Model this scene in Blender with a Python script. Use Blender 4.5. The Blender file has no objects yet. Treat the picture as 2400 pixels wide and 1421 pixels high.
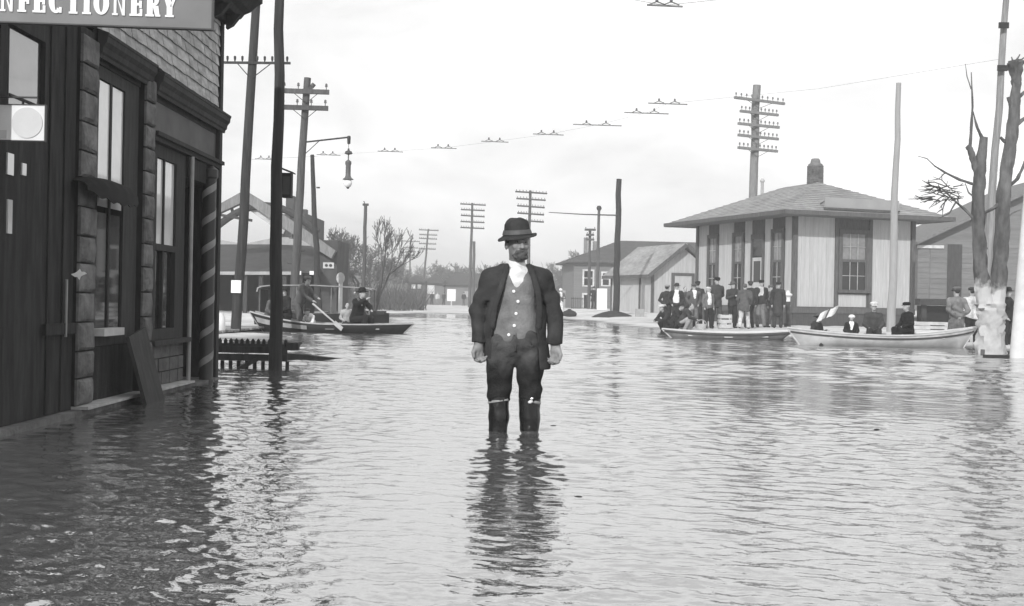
import bpy, math, random
import numpy as np
from mathutils import Vector, Matrix, Euler
random.seed(7)
RNG = np.random.RandomState(7)
SC = bpy.context.scene
COL = SC.collection
R = math.radians

# ------------------------------------------------------------------ camera, sky, sun, exposure
FPX, HOR, EYE, ROLL = 2900.0, 704.0, 0.93, R(1.1)
cam_data = bpy.data.cameras.new("camera")
cam = bpy.data.objects.new("camera", cam_data)
COL.objects.link(cam)
cam_data.sensor_width = 36.0
cam_data.lens = 36.0 * FPX / 2400.0
cam_data.clip_start = 0.05
cam_data.clip_end = 4000.0
cam.location = (0, 0, EYE)
cam.rotation_euler = (Matrix.Rotation(R(90) - math.atan(6.5 / FPX), 3, 'X') @ Matrix.Rotation(ROLL, 3, 'Z')).to_euler()
SC.camera = cam

SUN_EL, SUN_AZ = R(27), math.atan2(-0.36, -0.93)      # azimuth measured from +Y towards +X: the sun stands behind the camera, a little left
w = bpy.data.worlds.new("World")
SC.world = w
w.use_nodes = True
nt = w.node_tree
nt.nodes.clear()
sky = nt.nodes.new("ShaderNodeTexSky")
sky.sky_type = 'NISHITA'
sky.sun_disc = False
sky.sun_elevation = SUN_EL
sky.sun_rotation = SUN_AZ
sky.air_density, sky.dust_density, sky.ozone_density = 1.0, 0.4, 1.0
sep = nt.nodes.new("ShaderNodeSeparateColor")          # blue-sensitive plate: the sky records by its blue light only
bg = nt.nodes.new("ShaderNodeBackground")
bg.inputs[1].default_value = 0.12
wo = nt.nodes.new("ShaderNodeOutputWorld")
# high thin cloud, soft and nearly white, over the whole dome
tc = nt.nodes.new("ShaderNodeTexCoord")
mp = nt.nodes.new("ShaderNodeMapping")
mp.inputs['Scale'].default_value = (1.0, 1.0, 2.2)
cn = nt.nodes.new("ShaderNodeTexNoise")
cn.inputs['Scale'].default_value = 2.1
cn.inputs['Detail'].default_value = 5
cn.inputs['Roughness'].default_value = 0.5
cr = nt.nodes.new("ShaderNodeMapRange")
cr.inputs[1].default_value, cr.inputs[2].default_value = 0.34, 0.60
cr.inputs[3].default_value, cr.inputs[4].default_value = 0.45, 1.0
cm = nt.nodes.new("ShaderNodeMix")
cm.data_type = 'FLOAT'
cm.inputs[3].default_value = 10.2
L = nt.links.new
L(sky.outputs[0], sep.inputs[0])
L(tc.outputs['Generated'], mp.inputs[0]); L(mp.outputs[0], cn.inputs['Vector'])
L(cn.outputs[0], cr.inputs[0]); L(cr.outputs[0], cm.inputs[0])
c2 = nt.nodes.new("ShaderNodeTexNoise")                 # thin grey streaks of cloud below the white
c2.inputs['Scale'].default_value = 4.5
c2.inputs['Detail'].default_value = 7
c2.inputs['Roughness'].default_value = 0.55
c2.inputs['Distortion'].default_value = 0.4
c3 = nt.nodes.new("ShaderNodeMapRange")
c3.inputs[1].default_value, c3.inputs[2].default_value = 0.36, 0.64
c3.inputs[3].default_value, c3.inputs[4].default_value = 0.80, 1.08
c4 = nt.nodes.new("ShaderNodeMath"); c4.operation = 'MULTIPLY'
L(mp.outputs[0], c2.inputs['Vector']); L(c2.outputs[0], c3.inputs[0])
L(sep.outputs[2], cm.inputs[2]); L(cm.outputs[0], c4.inputs[0]); L(c3.outputs[0], c4.inputs[1]); L(c4.outputs[0], bg.inputs[0]); L(bg.outputs[0], wo.inputs[0])

sun_d = bpy.data.lights.new("sun", 'SUN')
sun_d.energy = 3.4
sun_d.angle = R(0.6)
sun_d.color = (1, 1, 1)
sun = bpy.data.objects.new("sun", sun_d)
COL.objects.link(sun)
SUN_DIR = Vector((math.sin(SUN_AZ) * math.cos(SUN_EL), math.cos(SUN_AZ) * math.cos(SUN_EL), math.sin(SUN_EL)))
sun.rotation_euler = SUN_DIR.to_track_quat('Z', 'Y').to_euler()
SC.view_settings.view_transform = 'Standard'
SC.view_settings.look = 'None'
SC.view_settings.exposure = 0.0
SC.view_settings.gamma = 1.0
SC.view_settings.use_curve_mapping = False
SC.cycles.max_bounces = 6
SC.cycles.volume_bounces = 0
SC.cycles.caustics_reflective = False
SC.cycles.caustics_refractive = False

# ------------------------------------------------------------------ where things stand: a line of sight at a known distance or height
_c, _s = math.cos(ROLL), math.sin(ROLL)
def ray(px, py):
    dx, dy = px - 1200.0, 710.5 - py
    return (dx * _c - dy * _s) / FPX, (dx * _s + dy * _c - 6.5) / FPX
def P(px, py, Y):
    u, v = ray(px, py)
    return Vector((u * Y, Y, EYE + v * Y))
def G(px, py, z=0.0):
    u, v = ray(px, py)
    Y = (z - EYE) / v
    return Vector((u * Y, Y, z))
def XAT(px, Y, z=0.0):
    """world X of image column px at distance Y and height z"""
    v = (z - EYE) / Y * FPX
    return ((px - 1200.0 - v * _s) / _c) / FPX * Y

# ------------------------------------------------------------------ materials (all neutral grey: a black-and-white plate)
MATS = {}
def M(name, v, rough=0.8, var=0.25, scale=5.0, bump=0.0, bscale=40.0, spec=0.3, stretch=(1, 1, 1), rnd=0.0, dirt=0.0, dscale=1.2, ior=None, metal=0.0, lo=None):
    if name in MATS:
        return MATS[name]
    m = bpy.data.materials.new(name)
    m.use_nodes = True
    t = m.node_tree
    b = t.nodes["Principled BSDF"]
    b.inputs['Roughness'].default_value = rough
    b.inputs['Specular IOR Level'].default_value = spec
    b.inputs['Metallic'].default_value = metal
    if ior:
        b.inputs['IOR'].default_value = ior
    tc = t.nodes.new("ShaderNodeTexCoord")
    oi = t.nodes.new("ShaderNodeObjectInfo")
    ad = t.nodes.new("ShaderNodeVectorMath"); ad.operation = 'MULTIPLY_ADD'
    mp = t.nodes.new("ShaderNodeMapping"); mp.inputs['Scale'].default_value = stretch
    cx = t.nodes.new("ShaderNodeCombineXYZ")
    for i in range(3):
        t.links.new(oi.outputs['Random'], cx.inputs[i])
    t.links.new(cx.outputs[0], ad.inputs[0]); ad.inputs[1].default_value = (37, 53, 71)
    t.links.new(tc.outputs['Object'], mp.inputs[0])
    t.links.new(mp.outputs[0], ad.inputs[2])
    n = t.nodes.new("ShaderNodeTexNoise")
    n.inputs['Scale'].default_value = scale; n.inputs['Detail'].default_value = 6; n.inputs['Roughness'].default_value = 0.6
    t.links.new(ad.outputs[0], n.inputs['Vector'])
    mr = t.nodes.new("ShaderNodeMapRange")
    mr.inputs[1].default_value, mr.inputs[2].default_value = 0.3, 0.7
    mr.inputs[3].default_value, mr.inputs[4].default_value = v * (1 - var), v * (1 + var)
    t.links.new(n.outputs[0], mr.inputs[0])
    out = mr.outputs[0]
    if dirt > 0:
        n2 = t.nodes.new("ShaderNodeTexNoise")
        n2.inputs['Scale'].default_value = dscale; n2.inputs['Detail'].default_value = 4
        t.links.new(ad.outputs[0], n2.inputs['Vector'])
        m2 = t.nodes.new("ShaderNodeMapRange")
        m2.inputs[1].default_value, m2.inputs[2].default_value = 0.42, 0.68
        m2.inputs[3].default_value, m2.inputs[4].default_value = 1.0, 1.0 - dirt
        t.links.new(n2.outputs[0], m2.inputs[0])
        mu = t.nodes.new("ShaderNodeMath"); mu.operation = 'MULTIPLY'
        t.links.new(out, mu.inputs[0]); t.links.new(m2.outputs[0], mu.inputs[1])
        out = mu.outputs[0]
    if rnd > 0:
        m3 = t.nodes.new("ShaderNodeMapRange")
        m3.inputs[3].default_value, m3.inputs[4].default_value = 1 - rnd, 1 + rnd
        t.links.new(oi.outputs['Random'], m3.inputs[0])
        mu = t.nodes.new("ShaderNodeMath"); mu.operation = 'MULTIPLY'
        t.links.new(out, mu.inputs[0]); t.links.new(m3.outputs[0], mu.inputs[1])
        out = mu.outputs[0]
    t.links.new(out, b.inputs['Base Color'])
    if bump > 0:
        nb = t.nodes.new("ShaderNodeTexNoise")
        nb.inputs['Scale'].default_value = bscale; nb.inputs['Detail'].default_value = 4
        t.links.new(ad.outputs[0], nb.inputs['Vector'])
        bp = t.nodes.new("ShaderNodeBump"); bp.inputs['Strength'].default_value = bump; bp.inputs['Distance'].default_value = 0.02
        t.links.new(nb.outputs[0], bp.inputs['Height']); t.links.new(bp.outputs[0], b.inputs['Normal'])
    MATS[name] = m
    return m

# ------------------------------------------------------------------ mesh builder
class MB:
    def __init__(self):
        self.v, self.f = [], []
    def add(self, vs, fs):
        o = len(self.v)
        self.v += [tuple(p) for p in vs]
        self.f += [tuple(i + o for i in q) for q in fs]
        return self
    def box(self, x0, y0, z0, x1, y1, z1, m=None):
        vs = [Vector((x, y, z)) for z in (z0, z1) for y in (y0, y1) for x in (x0, x1)]
        if m is not None:
            vs = [m @ p for p in vs]
        return self.add(vs, [(0, 2, 3, 1), (4, 5, 7, 6), (0, 1, 5, 4), (2, 6, 7, 3), (0, 4, 6, 2), (1, 3, 7, 5)])
    def beam(self, p0, p1, wd, ht, up=(0, 0, 1)):
        p0, p1 = Vector(p0), Vector(p1)
        d = (p1 - p0).normalized()
        s = d.cross(Vector(up))
        if s.length < 1e-4:
            s = d.cross(Vector((1, 0, 0)))
        s.normalize()
        u = s.cross(d).normalized()
        vs = []
        for p in (p0, p1):
            for a, b in ((-1, -1), (1, -1), (1, 1), (-1, 1)):
                vs.append(p + s * (a * wd / 2) + u * (b * ht / 2))
        return self.add(vs, [(0, 1, 2, 3), (7, 6, 5, 4), (0, 4, 5, 1), (1, 5, 6, 2), (2, 6, 7, 3), (3, 7, 4, 0)])
    def tube(self, pts, rad, n=8):
        pts = [Vector(p) for p in pts]
        if not hasattr(rad, '__len__'):
            rad = [rad] * len(pts)
        vs, fs, prev = [], [], None
        for i, p in enumerate(pts):
            d = (pts[min(i + 1, len(pts) - 1)] - pts[max(i - 1, 0)])
            d = d.normalized() if d.length > 1e-9 else Vector((0, 0, 1))
            if prev is None:
                a = d.cross(Vector((0, 1, 0)))
                if a.length < 0.1:
                    a = d.cross(Vector((1, 0, 0)))
            else:
                a = prev - d * prev.dot(d)
            a.normalize(); prev = a
            b = d.cross(a)
            for k in range(n):
                t = 2 * math.pi * k / n
                vs.append(p + (a * math.cos(t) + b * math.sin(t)) * rad[i])
        for i in range(len(pts) - 1):
            for k in range(n):
                k2 = (k + 1) % n
                fs.append((i * n + k, i * n + k2, (i + 1) * n + k2, (i + 1) * n + k))
        fs.append(tuple(reversed(range(n))))
        fs.append(tuple(range((len(pts) - 1) * n, len(pts) * n)))
        return self.add(vs, fs)
    def lathe(self, prof, c=(0, 0, 0), n=16, m=None, sx=1.0, sy=1.0):
        c = Vector(c)
        vs, fs = [], []
        for r, z in prof:
            for k in range(n):
                t = 2 * math.pi * k / n
                p = Vector((r * math.cos(t) * sx, r * math.sin(t) * sy, z))
                vs.append((m @ p if m is not None else p) + c)
        for i in range(len(prof) - 1):
            for k in range(n):
                k2 = (k + 1) % n
                fs.append((i * n + k, i * n + k2, (i + 1) * n + k2, (i + 1) * n + k))
        fs.append(tuple(reversed(range(n)))); fs.append(tuple(range((len(prof) - 1) * n, len(prof) * n)))
        return self.add(vs, fs)
    def prism(self, poly, d, fn):
        """poly: 2-D outline, counter-clockwise; fn(a, b, t) -> point, t in (0, d)"""
        n = len(poly)
        vs = [fn(a, b, 0.0) for a, b in poly] + [fn(a, b, d) for a, b in poly]
        fs = [tuple(reversed(range(n))), tuple(range(n, 2 * n))]
        for i in range(n):
            j = (i + 1) % n
            fs.append((i, j, n + j, n + i))
        return self.add(vs, fs)
    def mesh(self, name, mat, smooth=False):
        me = bpy.data.meshes.new(name)
        me.from_pydata(self.v, [], self.f)
        if mat:
            me.materials.append(mat)
        if smooth:
            me.polygons.foreach_set("use_smooth", [True] * len(me.polygons))
            me.set_sharp_from_angle(angle=R(40))
        me.update()
        return me
    def build(self, name, mat, parent=None, smooth=False, world=False, fix=True):
        me = self.mesh(name, mat, smooth)
        if fix:
            import bmesh
            b = bmesh.new(); b.from_mesh(me); bmesh.ops.recalc_face_normals(b, faces=b.faces); b.to_mesh(me); b.free()
        return link(me, name, parent, world)

ROOTM = {}
def link(me, name, parent=None, world=False):
    o = bpy.data.objects.new(name, me)
    COL.objects.link(o)
    if parent is not None:
        o.parent = parent
        if world and parent.name in ROOTM:      # geometry given in world metres (a sub-part's parent already sits in them)
            o.matrix_parent_inverse = ROOTM[parent.name].inverted()
    return o
def tag(o, label=None, cat=None, group=None, kind=None):
    if label: o['label'] = label
    if cat: o['category'] = cat
    if group: o['group'] = group
    if kind: o['kind'] = kind
    return o
def thing(name, label, cat, loc=(0, 0, 0), rz=0.0, group=None):
    o = bpy.data.objects.new(name, None)
    o.empty_display_size = 0.2
    COL.objects.link(o)
    o.location = loc
    o.rotation_euler = (0, 0, rz)
    ROOTM[o.name] = Matrix.Translation(Vector(loc)) @ Matrix.Rotation(rz, 4, 'Z')
    return tag(o, label, cat, group)
def copy_tree(o, kids, parent=None):
    c = o.copy()
    COL.objects.link(c)
    if parent is not None:
        c.parent = parent
    for ch in kids.get(o.name, []):
        copy_tree(ch, kids, c)
    return c
def np_mesh(name, V, Q, mat, smooth=True):
    me = bpy.data.meshes.new(name)
    V = np.asarray(V, dtype=np.float32); Q = np.asarray(Q, dtype=np.int32)
    me.vertices.add(len(V)); me.vertices.foreach_set("co", V.ravel())
    k = Q.shape[1]
    me.loops.add(Q.size); me.loops.foreach_set("vertex_index", Q.ravel())
    me.polygons.add(len(Q))
    me.polygons.foreach_set("loop_start", np.arange(0, Q.size, k, dtype=np.int32))
    me.polygons.foreach_set("loop_total", np.full(len(Q), k, dtype=np.int32))
    me.polygons.foreach_set("use_smooth", np.full(len(Q), smooth))
    if mat: me.materials.append(mat)
    me.update(calc_edges=True)
    me.validate()
    return me
# ------------------------------------------------------------------ ground and flood water
def smooth01(x):
    x = np.clip(x, 0, 1)
    return x * x * (3 - 2 * x)
SHORE = [(14.5, 14.0), (12.6, 23.0), (11.6, 27.0), (10.6, 33.5), (6.6, 38.2), (5.0, 42.5), (3.6, 55.0), (2.6, 68.0), (-1.5, 78.0), (-5.4, 80.0), (-7.5, 72.0), (-7.4, 56.0), (-7.2, 34.2), (-5.6, 31.0), (-5.4, 26.5), (-9, 24.5), (-40, 24.0)]
def shore_signed(X, Y):
    """metres inland (positive) or out in the flood (negative)"""
    d = np.full(X.shape, 1e9); pts = SHORE
    for (x0, y0), (x1, y1) in zip(pts[:-1], pts[1:]):
        ex, ey = x1 - x0, y1 - y0
        t = np.clip(((X - x0) * ex + (Y - y0) * ey) / (ex * ex + ey * ey), 0, 1)
        d = np.minimum(d, np.hypot(X - x0 - t * ex, Y - y0 - t * ey))
    poly = [(14.5, -60.0)] + pts + [(-40, -60.0)]
    inside = np.zeros(X.shape, bool)
    for (x0, y0), (x1, y1) in zip(poly, poly[1:] + poly[:1]):
        c = ((y0 > Y) != (y1 > Y))
        with np.errstate(divide='ignore', invalid='ignore'):
            xi = (x1 - x0) * (Y - y0) / (y1 - y0 + 1e-12) + x0
        inside ^= c & (X < xi)
    return np.where(inside, -d, d)
def ground_z(X, Y):
    X = np.asarray(X, float); Y = np.asarray(Y, float)
    wob = 0.35 * np.sin(X * 0.9 + 1.3 * np.sin(Y * .35)) + 0.25 * np.sin(Y * 0.8 + X * .3) + .18 * np.sin(X * 2.1 - Y * 1.7)
    s = shore_signed(X, Y) + wob
    rise = 0.05 * smooth01(s / 1.2) + 0.07 * smooth01(s / 7.0)
    rise = rise + 0.26 * smooth01((X - 1.0) / 5.0) * smooth01((Y - 52.0) / 25.0) * smooth01(s / 6.0)
    deep = -0.33 * smooth01(-s / 2.5)
    tex = 0.012 * np.sin(X * 3.1 + Y * 2.2) + 0.01 * np.sin(X * 5.3 - Y * 4.1)
    return np.where(s > 0, rise, deep) + tex * smooth01(abs(s) / 1.5) + np.where(Y > 150, (Y - 150) * 0.0, 0)
def gz(x, y):
    return float(ground_z(np.array([x]), np.array([y]))[0])
def grid_axis(a):
    out = []
    for lo, hi, st in a:
        out.append(np.arange(lo, hi, st))
    return np.concatenate(out + [np.array([a[-1][1]])])
def mat_ground():
    m = M("trodden_dirt", 0.62, rough=0.95, var=0.22, scale=1.4, bump=0.5, bscale=9, spec=0.1, dirt=0.28, dscale=0.35)
    t = m.node_tree; b = t.nodes["Principled BSDF"]
    base = b.inputs['Base Color'].links[0].from_socket
    geo = t.nodes.new("ShaderNodeNewGeometry"); sx = t.nodes.new("ShaderNodeSeparateXYZ")
    t.links.new(geo.outputs['Position'], sx.inputs[0])
    wet = t.nodes.new("ShaderNodeMapRange")                      # soaked margin just above the water line
    wet.inputs[1].default_value, wet.inputs[2].default_value = 0.005, 0.04
    wet.inputs[3].default_value, wet.inputs[4].default_value = 0.35, 1.0
    t.links.new(sx.outputs[2], wet.inputs[0])
    mu = t.nodes.new("ShaderNodeMath"); mu.operation = 'MULTIPLY'
    t.links.new(base, mu.inputs[0]); t.links.new(wet.outputs[0], mu.inputs[1])
    t.links.new(mu.outputs[0], b.inputs['Base Color'])
    return m
gx = grid_axis([(-1500, -300, 200), (-300, -60, 20), (-60, -16, 2.0), (-16, 20, 0.4), (20, 60, 2.0), (60, 300, 20), (300, 1500, 200)])
gy = grid_axis([(-60, 10, 10), (10, 24, 2.0), (24, 90, 0.4), (90, 200, 3.0), (200, 600, 40), (600, 2600, 250)])
GX, GY = np.meshgrid(gx, gy)
GZ = ground_z(GX, GY)
nxg, nyg = len(gx), len(gy)
idx = np.arange(nxg * nyg).reshape(nyg, nxg)
Q = np.stack([idx[:-1, :-1], idx[:-1, 1:], idx[1:, 1:], idx[1:, :-1]], -1).reshape(-1, 4)
tag(link(np_mesh("ground", np.stack([GX, GY, GZ], -1).reshape(-1, 3), Q, mat_ground()), "ground"), kind='structure')

# flood water: one sheet, real ripples, finer towards where one stands
def mat_water():
    m = bpy.data.materials.new("muddy_flood_water"); m.use_nodes = True
    t = m.node_tree; b = t.nodes["Principled BSDF"]
    b.inputs['Base Color'].default_value = (0.11, 0.11, 0.11, 1)
    b.inputs['Roughness'].default_value = 0.035
    b.inputs['IOR'].default_value = 1.95
    geo = t.nodes.new("ShaderNodeNewGeometry")
    mp = t.nodes.new("ShaderNodeMapping"); mp.inputs['Scale'].default_value = (1.0, 1.5, 1.0)
    t.links.new(geo.outputs['Position'], mp.inputs[0])
    n1 = t.nodes.new("ShaderNodeTexNoise"); n1.inputs['Scale'].default_value = 8.0; n1.inputs['Detail'].default_value = 4; n1.inputs['Roughness'].default_value = 0.55
    t.links.new(mp.outputs[0], n1.inputs['Vector'])
    bp = t.nodes.new("ShaderNodeBump"); bp.inputs['Strength'].default_value = 0.15; bp.inputs['Distance'].default_value = 0.03
    t.links.new(n1.outputs[0], bp.inputs['Height']); t.links.new(bp.outputs[0], b.inputs['Normal'])
    gl = t.nodes.new("ShaderNodeBsdfGlossy"); gl.inputs['Color'].default_value = (.95, .95, .95, 1); gl.inputs['Roughness'].default_value = 0.05
    t.links.new(bp.outputs[0], gl.inputs['Normal'])
    mx = t.nodes.new("ShaderNodeMixShader"); mx.inputs[0].default_value = 0.38
    t.links.new(b.outputs[0], mx.inputs[1]); t.links.new(gl.outputs[0], mx.inputs[2])
    t.links.new(mx.outputs[0], t.nodes["Material Output"].inputs['Surface'])
    return m
def water_mesh():
    th = np.arange(-0.60, 0.6001, 0.0030)
    th = np.concatenate([np.linspace(-math.pi, -0.64, 60), th, np.linspace(0.64, math.pi, 60)])
    rr = [0.02]
    while rr[-1] < 90: rr.append(rr[-1] * (1.0031 if 2.6 < rr[-1] < 60 else (1.03 if rr[-1] > 0.8 else 1.25)))
    rr = np.array(rr)
    T, RR = np.meshgrid(th, rr)
    X, Y = RR * np.sin(T), RR * np.cos(T)
    rng = np.random.RandomState(3)
    Z = np.zeros_like(X)
    step = RR * 0.0031
    # wind patches: the water lies calmer round the middle of the street, rougher to the right and close by
    cats = smooth01((np.sin(X * .62 + .35 * Y + 1.0) * np.sin(Y * .37 - .25 * X + .6) + .25 * np.sin(1.9 * X + .8 * Y)) * .5 + .35)
    patch = 0.10 + 0.16 * cats + 0.62 * smooth01((X - 0.7) / 2.0) * smooth01((13.0 - RR) / 6.0) * (.35 + .65 * cats) + 0.24 * smooth01((-X - 0.75) / .9) * (.5 + .5 * cats) + .08 * smooth01((5.4 - RR) / 1.4)
    patch = patch + .20 * np.exp(-((np.hypot(X * 1.4, Y - 7.3)) / 1.3) ** 2)
    patch = np.clip(patch, 0.08, 0.95)
    for i in range(100):
        lam = 0.06 * (0.36 / 0.06) ** rng.rand()
        a = rng.normal(R(74), R(42))
        k = 2 * math.pi / lam
        amp = lam * 0.0076 * (0.5 + rng.rand()) 
        ph = rng.rand() * 6.28
        fade = smooth01((lam / step - 2.5) / 3.0)
        arg = k * (X * math.cos(a) + Y * math.sin(a)) + ph + 0.8 * np.sin(0.9 * X + 0.7 * Y + i)
        s = np.sin(arg)
        Z += amp * fade * patch * (s + 0.22 * np.cos(2 * arg))
    for i in range(40):                                   # short cross chop that breaks the nearest water up
        lam = 0.034 * (0.085 / 0.034) ** rng.rand(); a = rng.normal(R(80), R(48)); k = 2 * math.pi / lam
        Z += lam * 0.0075 * (.5 + rng.rand()) * smooth01((lam / step - 2.3) / 1.6) * (.12 + .8 * patch) * np.sin(k * (X * math.cos(a) + Y * math.sin(a)) + rng.rand() * 6.28 + 1.2 * np.sin(2.3 * X + 1.9 * Y + i))
    far_ = smooth01((RR - 10.5) / 7.0)
    for i in range(46):                                   # longer wind ripple on the open water further off
        lam = 0.34 * (1.3 / 0.34) ** rng.rand(); a = rng.normal(R(78), R(30)); k = 2 * math.pi / lam
        fade = smooth01((lam / step - 2.5) / 3.0)
        Z += lam * 0.0036 * (.5 + rng.rand()) * fade * far_ * (.45 + .55 * cats) * np.sin(k * (X * math.cos(a) + Y * math.sin(a)) + rng.rand() * 6.28 + 0.8 * np.sin(.5 * X + .4 * Y + i))
    # rings spreading from the wading legs
    for cx in (-0.105, 0.115):
        d = np.hypot(X - cx, Y - 8.76)
        Z += 0.0042 * np.sin(d * 30.0) * np.exp(-d * 1.6) * (d > 0.05)
    Z *= smooth01((88 - RR) / 20)
    n_r, n_t = X.shape
    idx = np.arange(n_r * n_t).reshape(n_r, n_t)
    Q = np.stack([idx[:-1, :-1], idx[:-1, 1:], idx[1:, 1:], idx[1:, :-1]], -1).reshape(-1, 4)
    Q = Q[:, ::-1]
    V = np.stack([X, Y, Z], -1).reshape(-1, 3)
    return V, Q
WV, WQ = water_mesh()
tag(link(np_mesh("flood_water", WV, WQ, mat_water()), "flood_water"), kind='structure')
# ------------------------------------------------------------------ figures: one smooth skin grown round a posed skeleton
class Field:
    def __init__(self, lo, hi, h):
        self.h = h
        self.ax = [np.arange(lo[i], hi[i] + h, h, dtype=np.float32) for i in range(3)]
        self.D = np.full([len(a) for a in self.ax], 0.5, np.float32)
    def _sl(self, lo, hi, pad):
        out = []
        for i in range(3):
            a = self.ax[i]
            i0 = int(np.clip(math.floor((lo[i] - pad - a[0]) / self.h), 0, len(a) - 1))
            i1 = int(np.clip(math.ceil((hi[i] + pad - a[0]) / self.h) + 1, 1, len(a)))
            if i1 <= i0: return None
            out.append(slice(i0, i1))
        return tuple(out)
    def _put(self, sl, d, k, op):
        D = self.D[sl]
        if op == 'add':
            if k > 0:
                hh = np.maximum(k - np.abs(D - d), 0) / k
                self.D[sl] = np.minimum(D, d) - hh * hh * k * 0.25
            else:
                self.D[sl] = np.minimum(D, d)
        else:
            if k > 0:
                hh = np.maximum(k - np.abs(D + d), 0) / k
                self.D[sl] = np.maximum(D, -d) + hh * hh * k * 0.25
            else:
                self.D[sl] = np.maximum(D, -d)
    def cap(self, a, b, ra, rb=None, k=0.02, fy=1.0, fx=1.0, op='add'):
        rb = ra if rb is None else rb
        a, b = np.array(a, float), np.array(b, float)
        r = max(ra, rb) * max(fy, fx, 1)
        sl = self._sl(np.minimum(a, b) - r, np.maximum(a, b) + r, k + 3 * self.h)
        if sl is None: return
        x, y, z = np.ix_(*[self.ax[i][sl[i]] for i in range(3)])
        px, py, pz = (x - a[0]) / fx, (y - a[1]) / fy, z - a[2]
        e = (b - a) / np.array([fx, fy, 1.0])
        L2 = max(float(e @ e), 1e-9)
        t = np.clip((px * e[0] + py * e[1] + pz * e[2]) / L2, 0, 1)
        d = np.sqrt((px - t * e[0]) ** 2 + (py - t * e[1]) ** 2 + (pz - t * e[2]) ** 2) - (ra + (rb - ra) * t)
        self._put(sl, (d * min(fx, fy, 1.0)).astype(np.float32), k, op)
    def ell(self, c, r, k=0.02, op='add', rot=None):
        c, r = np.array(c, float), np.array(r, float)
        sl = self._sl(c - r.max(), c + r.max(), k + 3 * self.h)
        if sl is None: return
        x, y, z = np.ix_(*[self.ax[i][sl[i]] for i in range(3)])
        p = [x - c[0], y - c[1], z - c[2]]
        if rot is not None:
            m = np.array(rot.inverted())
            p = [m[i][0] * p[0] + m[i][1] * p[1] + m[i][2] * p[2] for i in range(3)]
        q = np.sqrt((p[0] / r[0]) ** 2 + (p[1] / r[1]) ** 2 + (p[2] / r[2]) ** 2)
        g = np.sqrt((p[0] / r[0] ** 2) ** 2 + (p[1] / r[1] ** 2) ** 2 + (p[2] / r[2] ** 2) ** 2) + 1e-6
        self._put(sl, np.broadcast_to(q * (q - 1) / g, [s.stop - s.start for s in sl]).astype(np.float32), k, op)
    def grid(self):
        return np.ix_(*self.ax)
    def cut(self, d):                      # keep only where d < 0
        self.D = np.maximum(self.D, np.broadcast_to(d, self.D.shape).astype(np.float32))
    def wrinkle(self, amp, freq, seed=0, n=7, zs=1.0):
        rng = np.random.RandomState(seed)
        x, y, z = self.grid()
        w_ = 0
        for _ in range(n):
            d = rng.normal(size=3); d[2] *= zs; d *= freq * (0.6 + 0.9 * rng.rand()) / np.linalg.norm(d)
            w_ = w_ + np.sin(x * d[0] + y * d[1] + z * d[2] + 2 * np.sin(x * d[1] * .5 - z * d[0] * .4) + rng.rand() * 6.28)
        self.D = (self.D + amp * w_ / n ** .5).astype(np.float32)
    def surface(self):
        D = self.D
        S = D < 0
        n = D.shape
        c = np.zeros([n[0] - 1, n[1] - 1, n[2] - 1], np.int8)
        offs = [(i, j, k) for i in (0, 1) for j in (0, 1) for k in (0, 1)]
        for i, j, k in offs:
            c += S[i:n[0] - 1 + i, j:n[1] - 1 + j, k:n[2] - 1 + k]
        act = (c > 0) & (c < 8)
        I = np.argwhere(act)
        if len(I) == 0: return None
        vals = np.stack([D[I[:, 0] + i, I[:, 1] + j, I[:, 2] + k] for i, j, k in offs], 1)
        O = np.array(offs, float)
        acc = np.zeros((len(I), 3)); cnt = np.zeros(len(I))
        for p in range(8):
            for q in range(p + 1, 8):
                if bin(p ^ q).count('1') != 1: continue
                a, b = vals[:, p], vals[:, q]
                m = (a < 0) != (b < 0)
                t = np.where(m, a / np.where(m, a - b, 1), 0)
                acc += np.where(m[:, None], O[p] + t[:, None] * (O[q] - O[p]), 0); cnt += m
        org = np.array([a[0] for a in self.ax])
        V = org + (I + acc / cnt[:, None]) * self.h
        idx = np.full(act.shape, -1, np.int64); idx[act] = np.arange(len(I))
        Qs = []
        for ax in range(3):
            u, v = (ax + 1) % 3, (ax + 2) % 3
            a = np.moveaxis(S, (ax, u, v), (0, 1, 2)); ii = np.moveaxis(idx, (ax, u, v), (0, 1, 2))
            m = a[:-1, 1:-1, 1:-1] != a[1:, 1:-1, 1:-1]
            E = np.argwhere(m)
            flip = a[:-1, 1:-1, 1:-1][m]
            q = np.stack([ii[E[:, 0], E[:, 1], E[:, 2]], ii[E[:, 0], E[:, 1] + 1, E[:, 2]], ii[E[:, 0], E[:, 1] + 1, E[:, 2] + 1], ii[E[:, 0], E[:, 1], E[:, 2] + 1]], 1)
            q[~flip] = q[~flip][:, ::-1]
            Qs.append(q)
        return V, np.concatenate(Qs)
    def build(self, name, mat, parent=None):
        vq = self.surface()
        if vq is None: return None
        return link(np_mesh(name, vq[0], vq[1], mat), name, parent)

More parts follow.
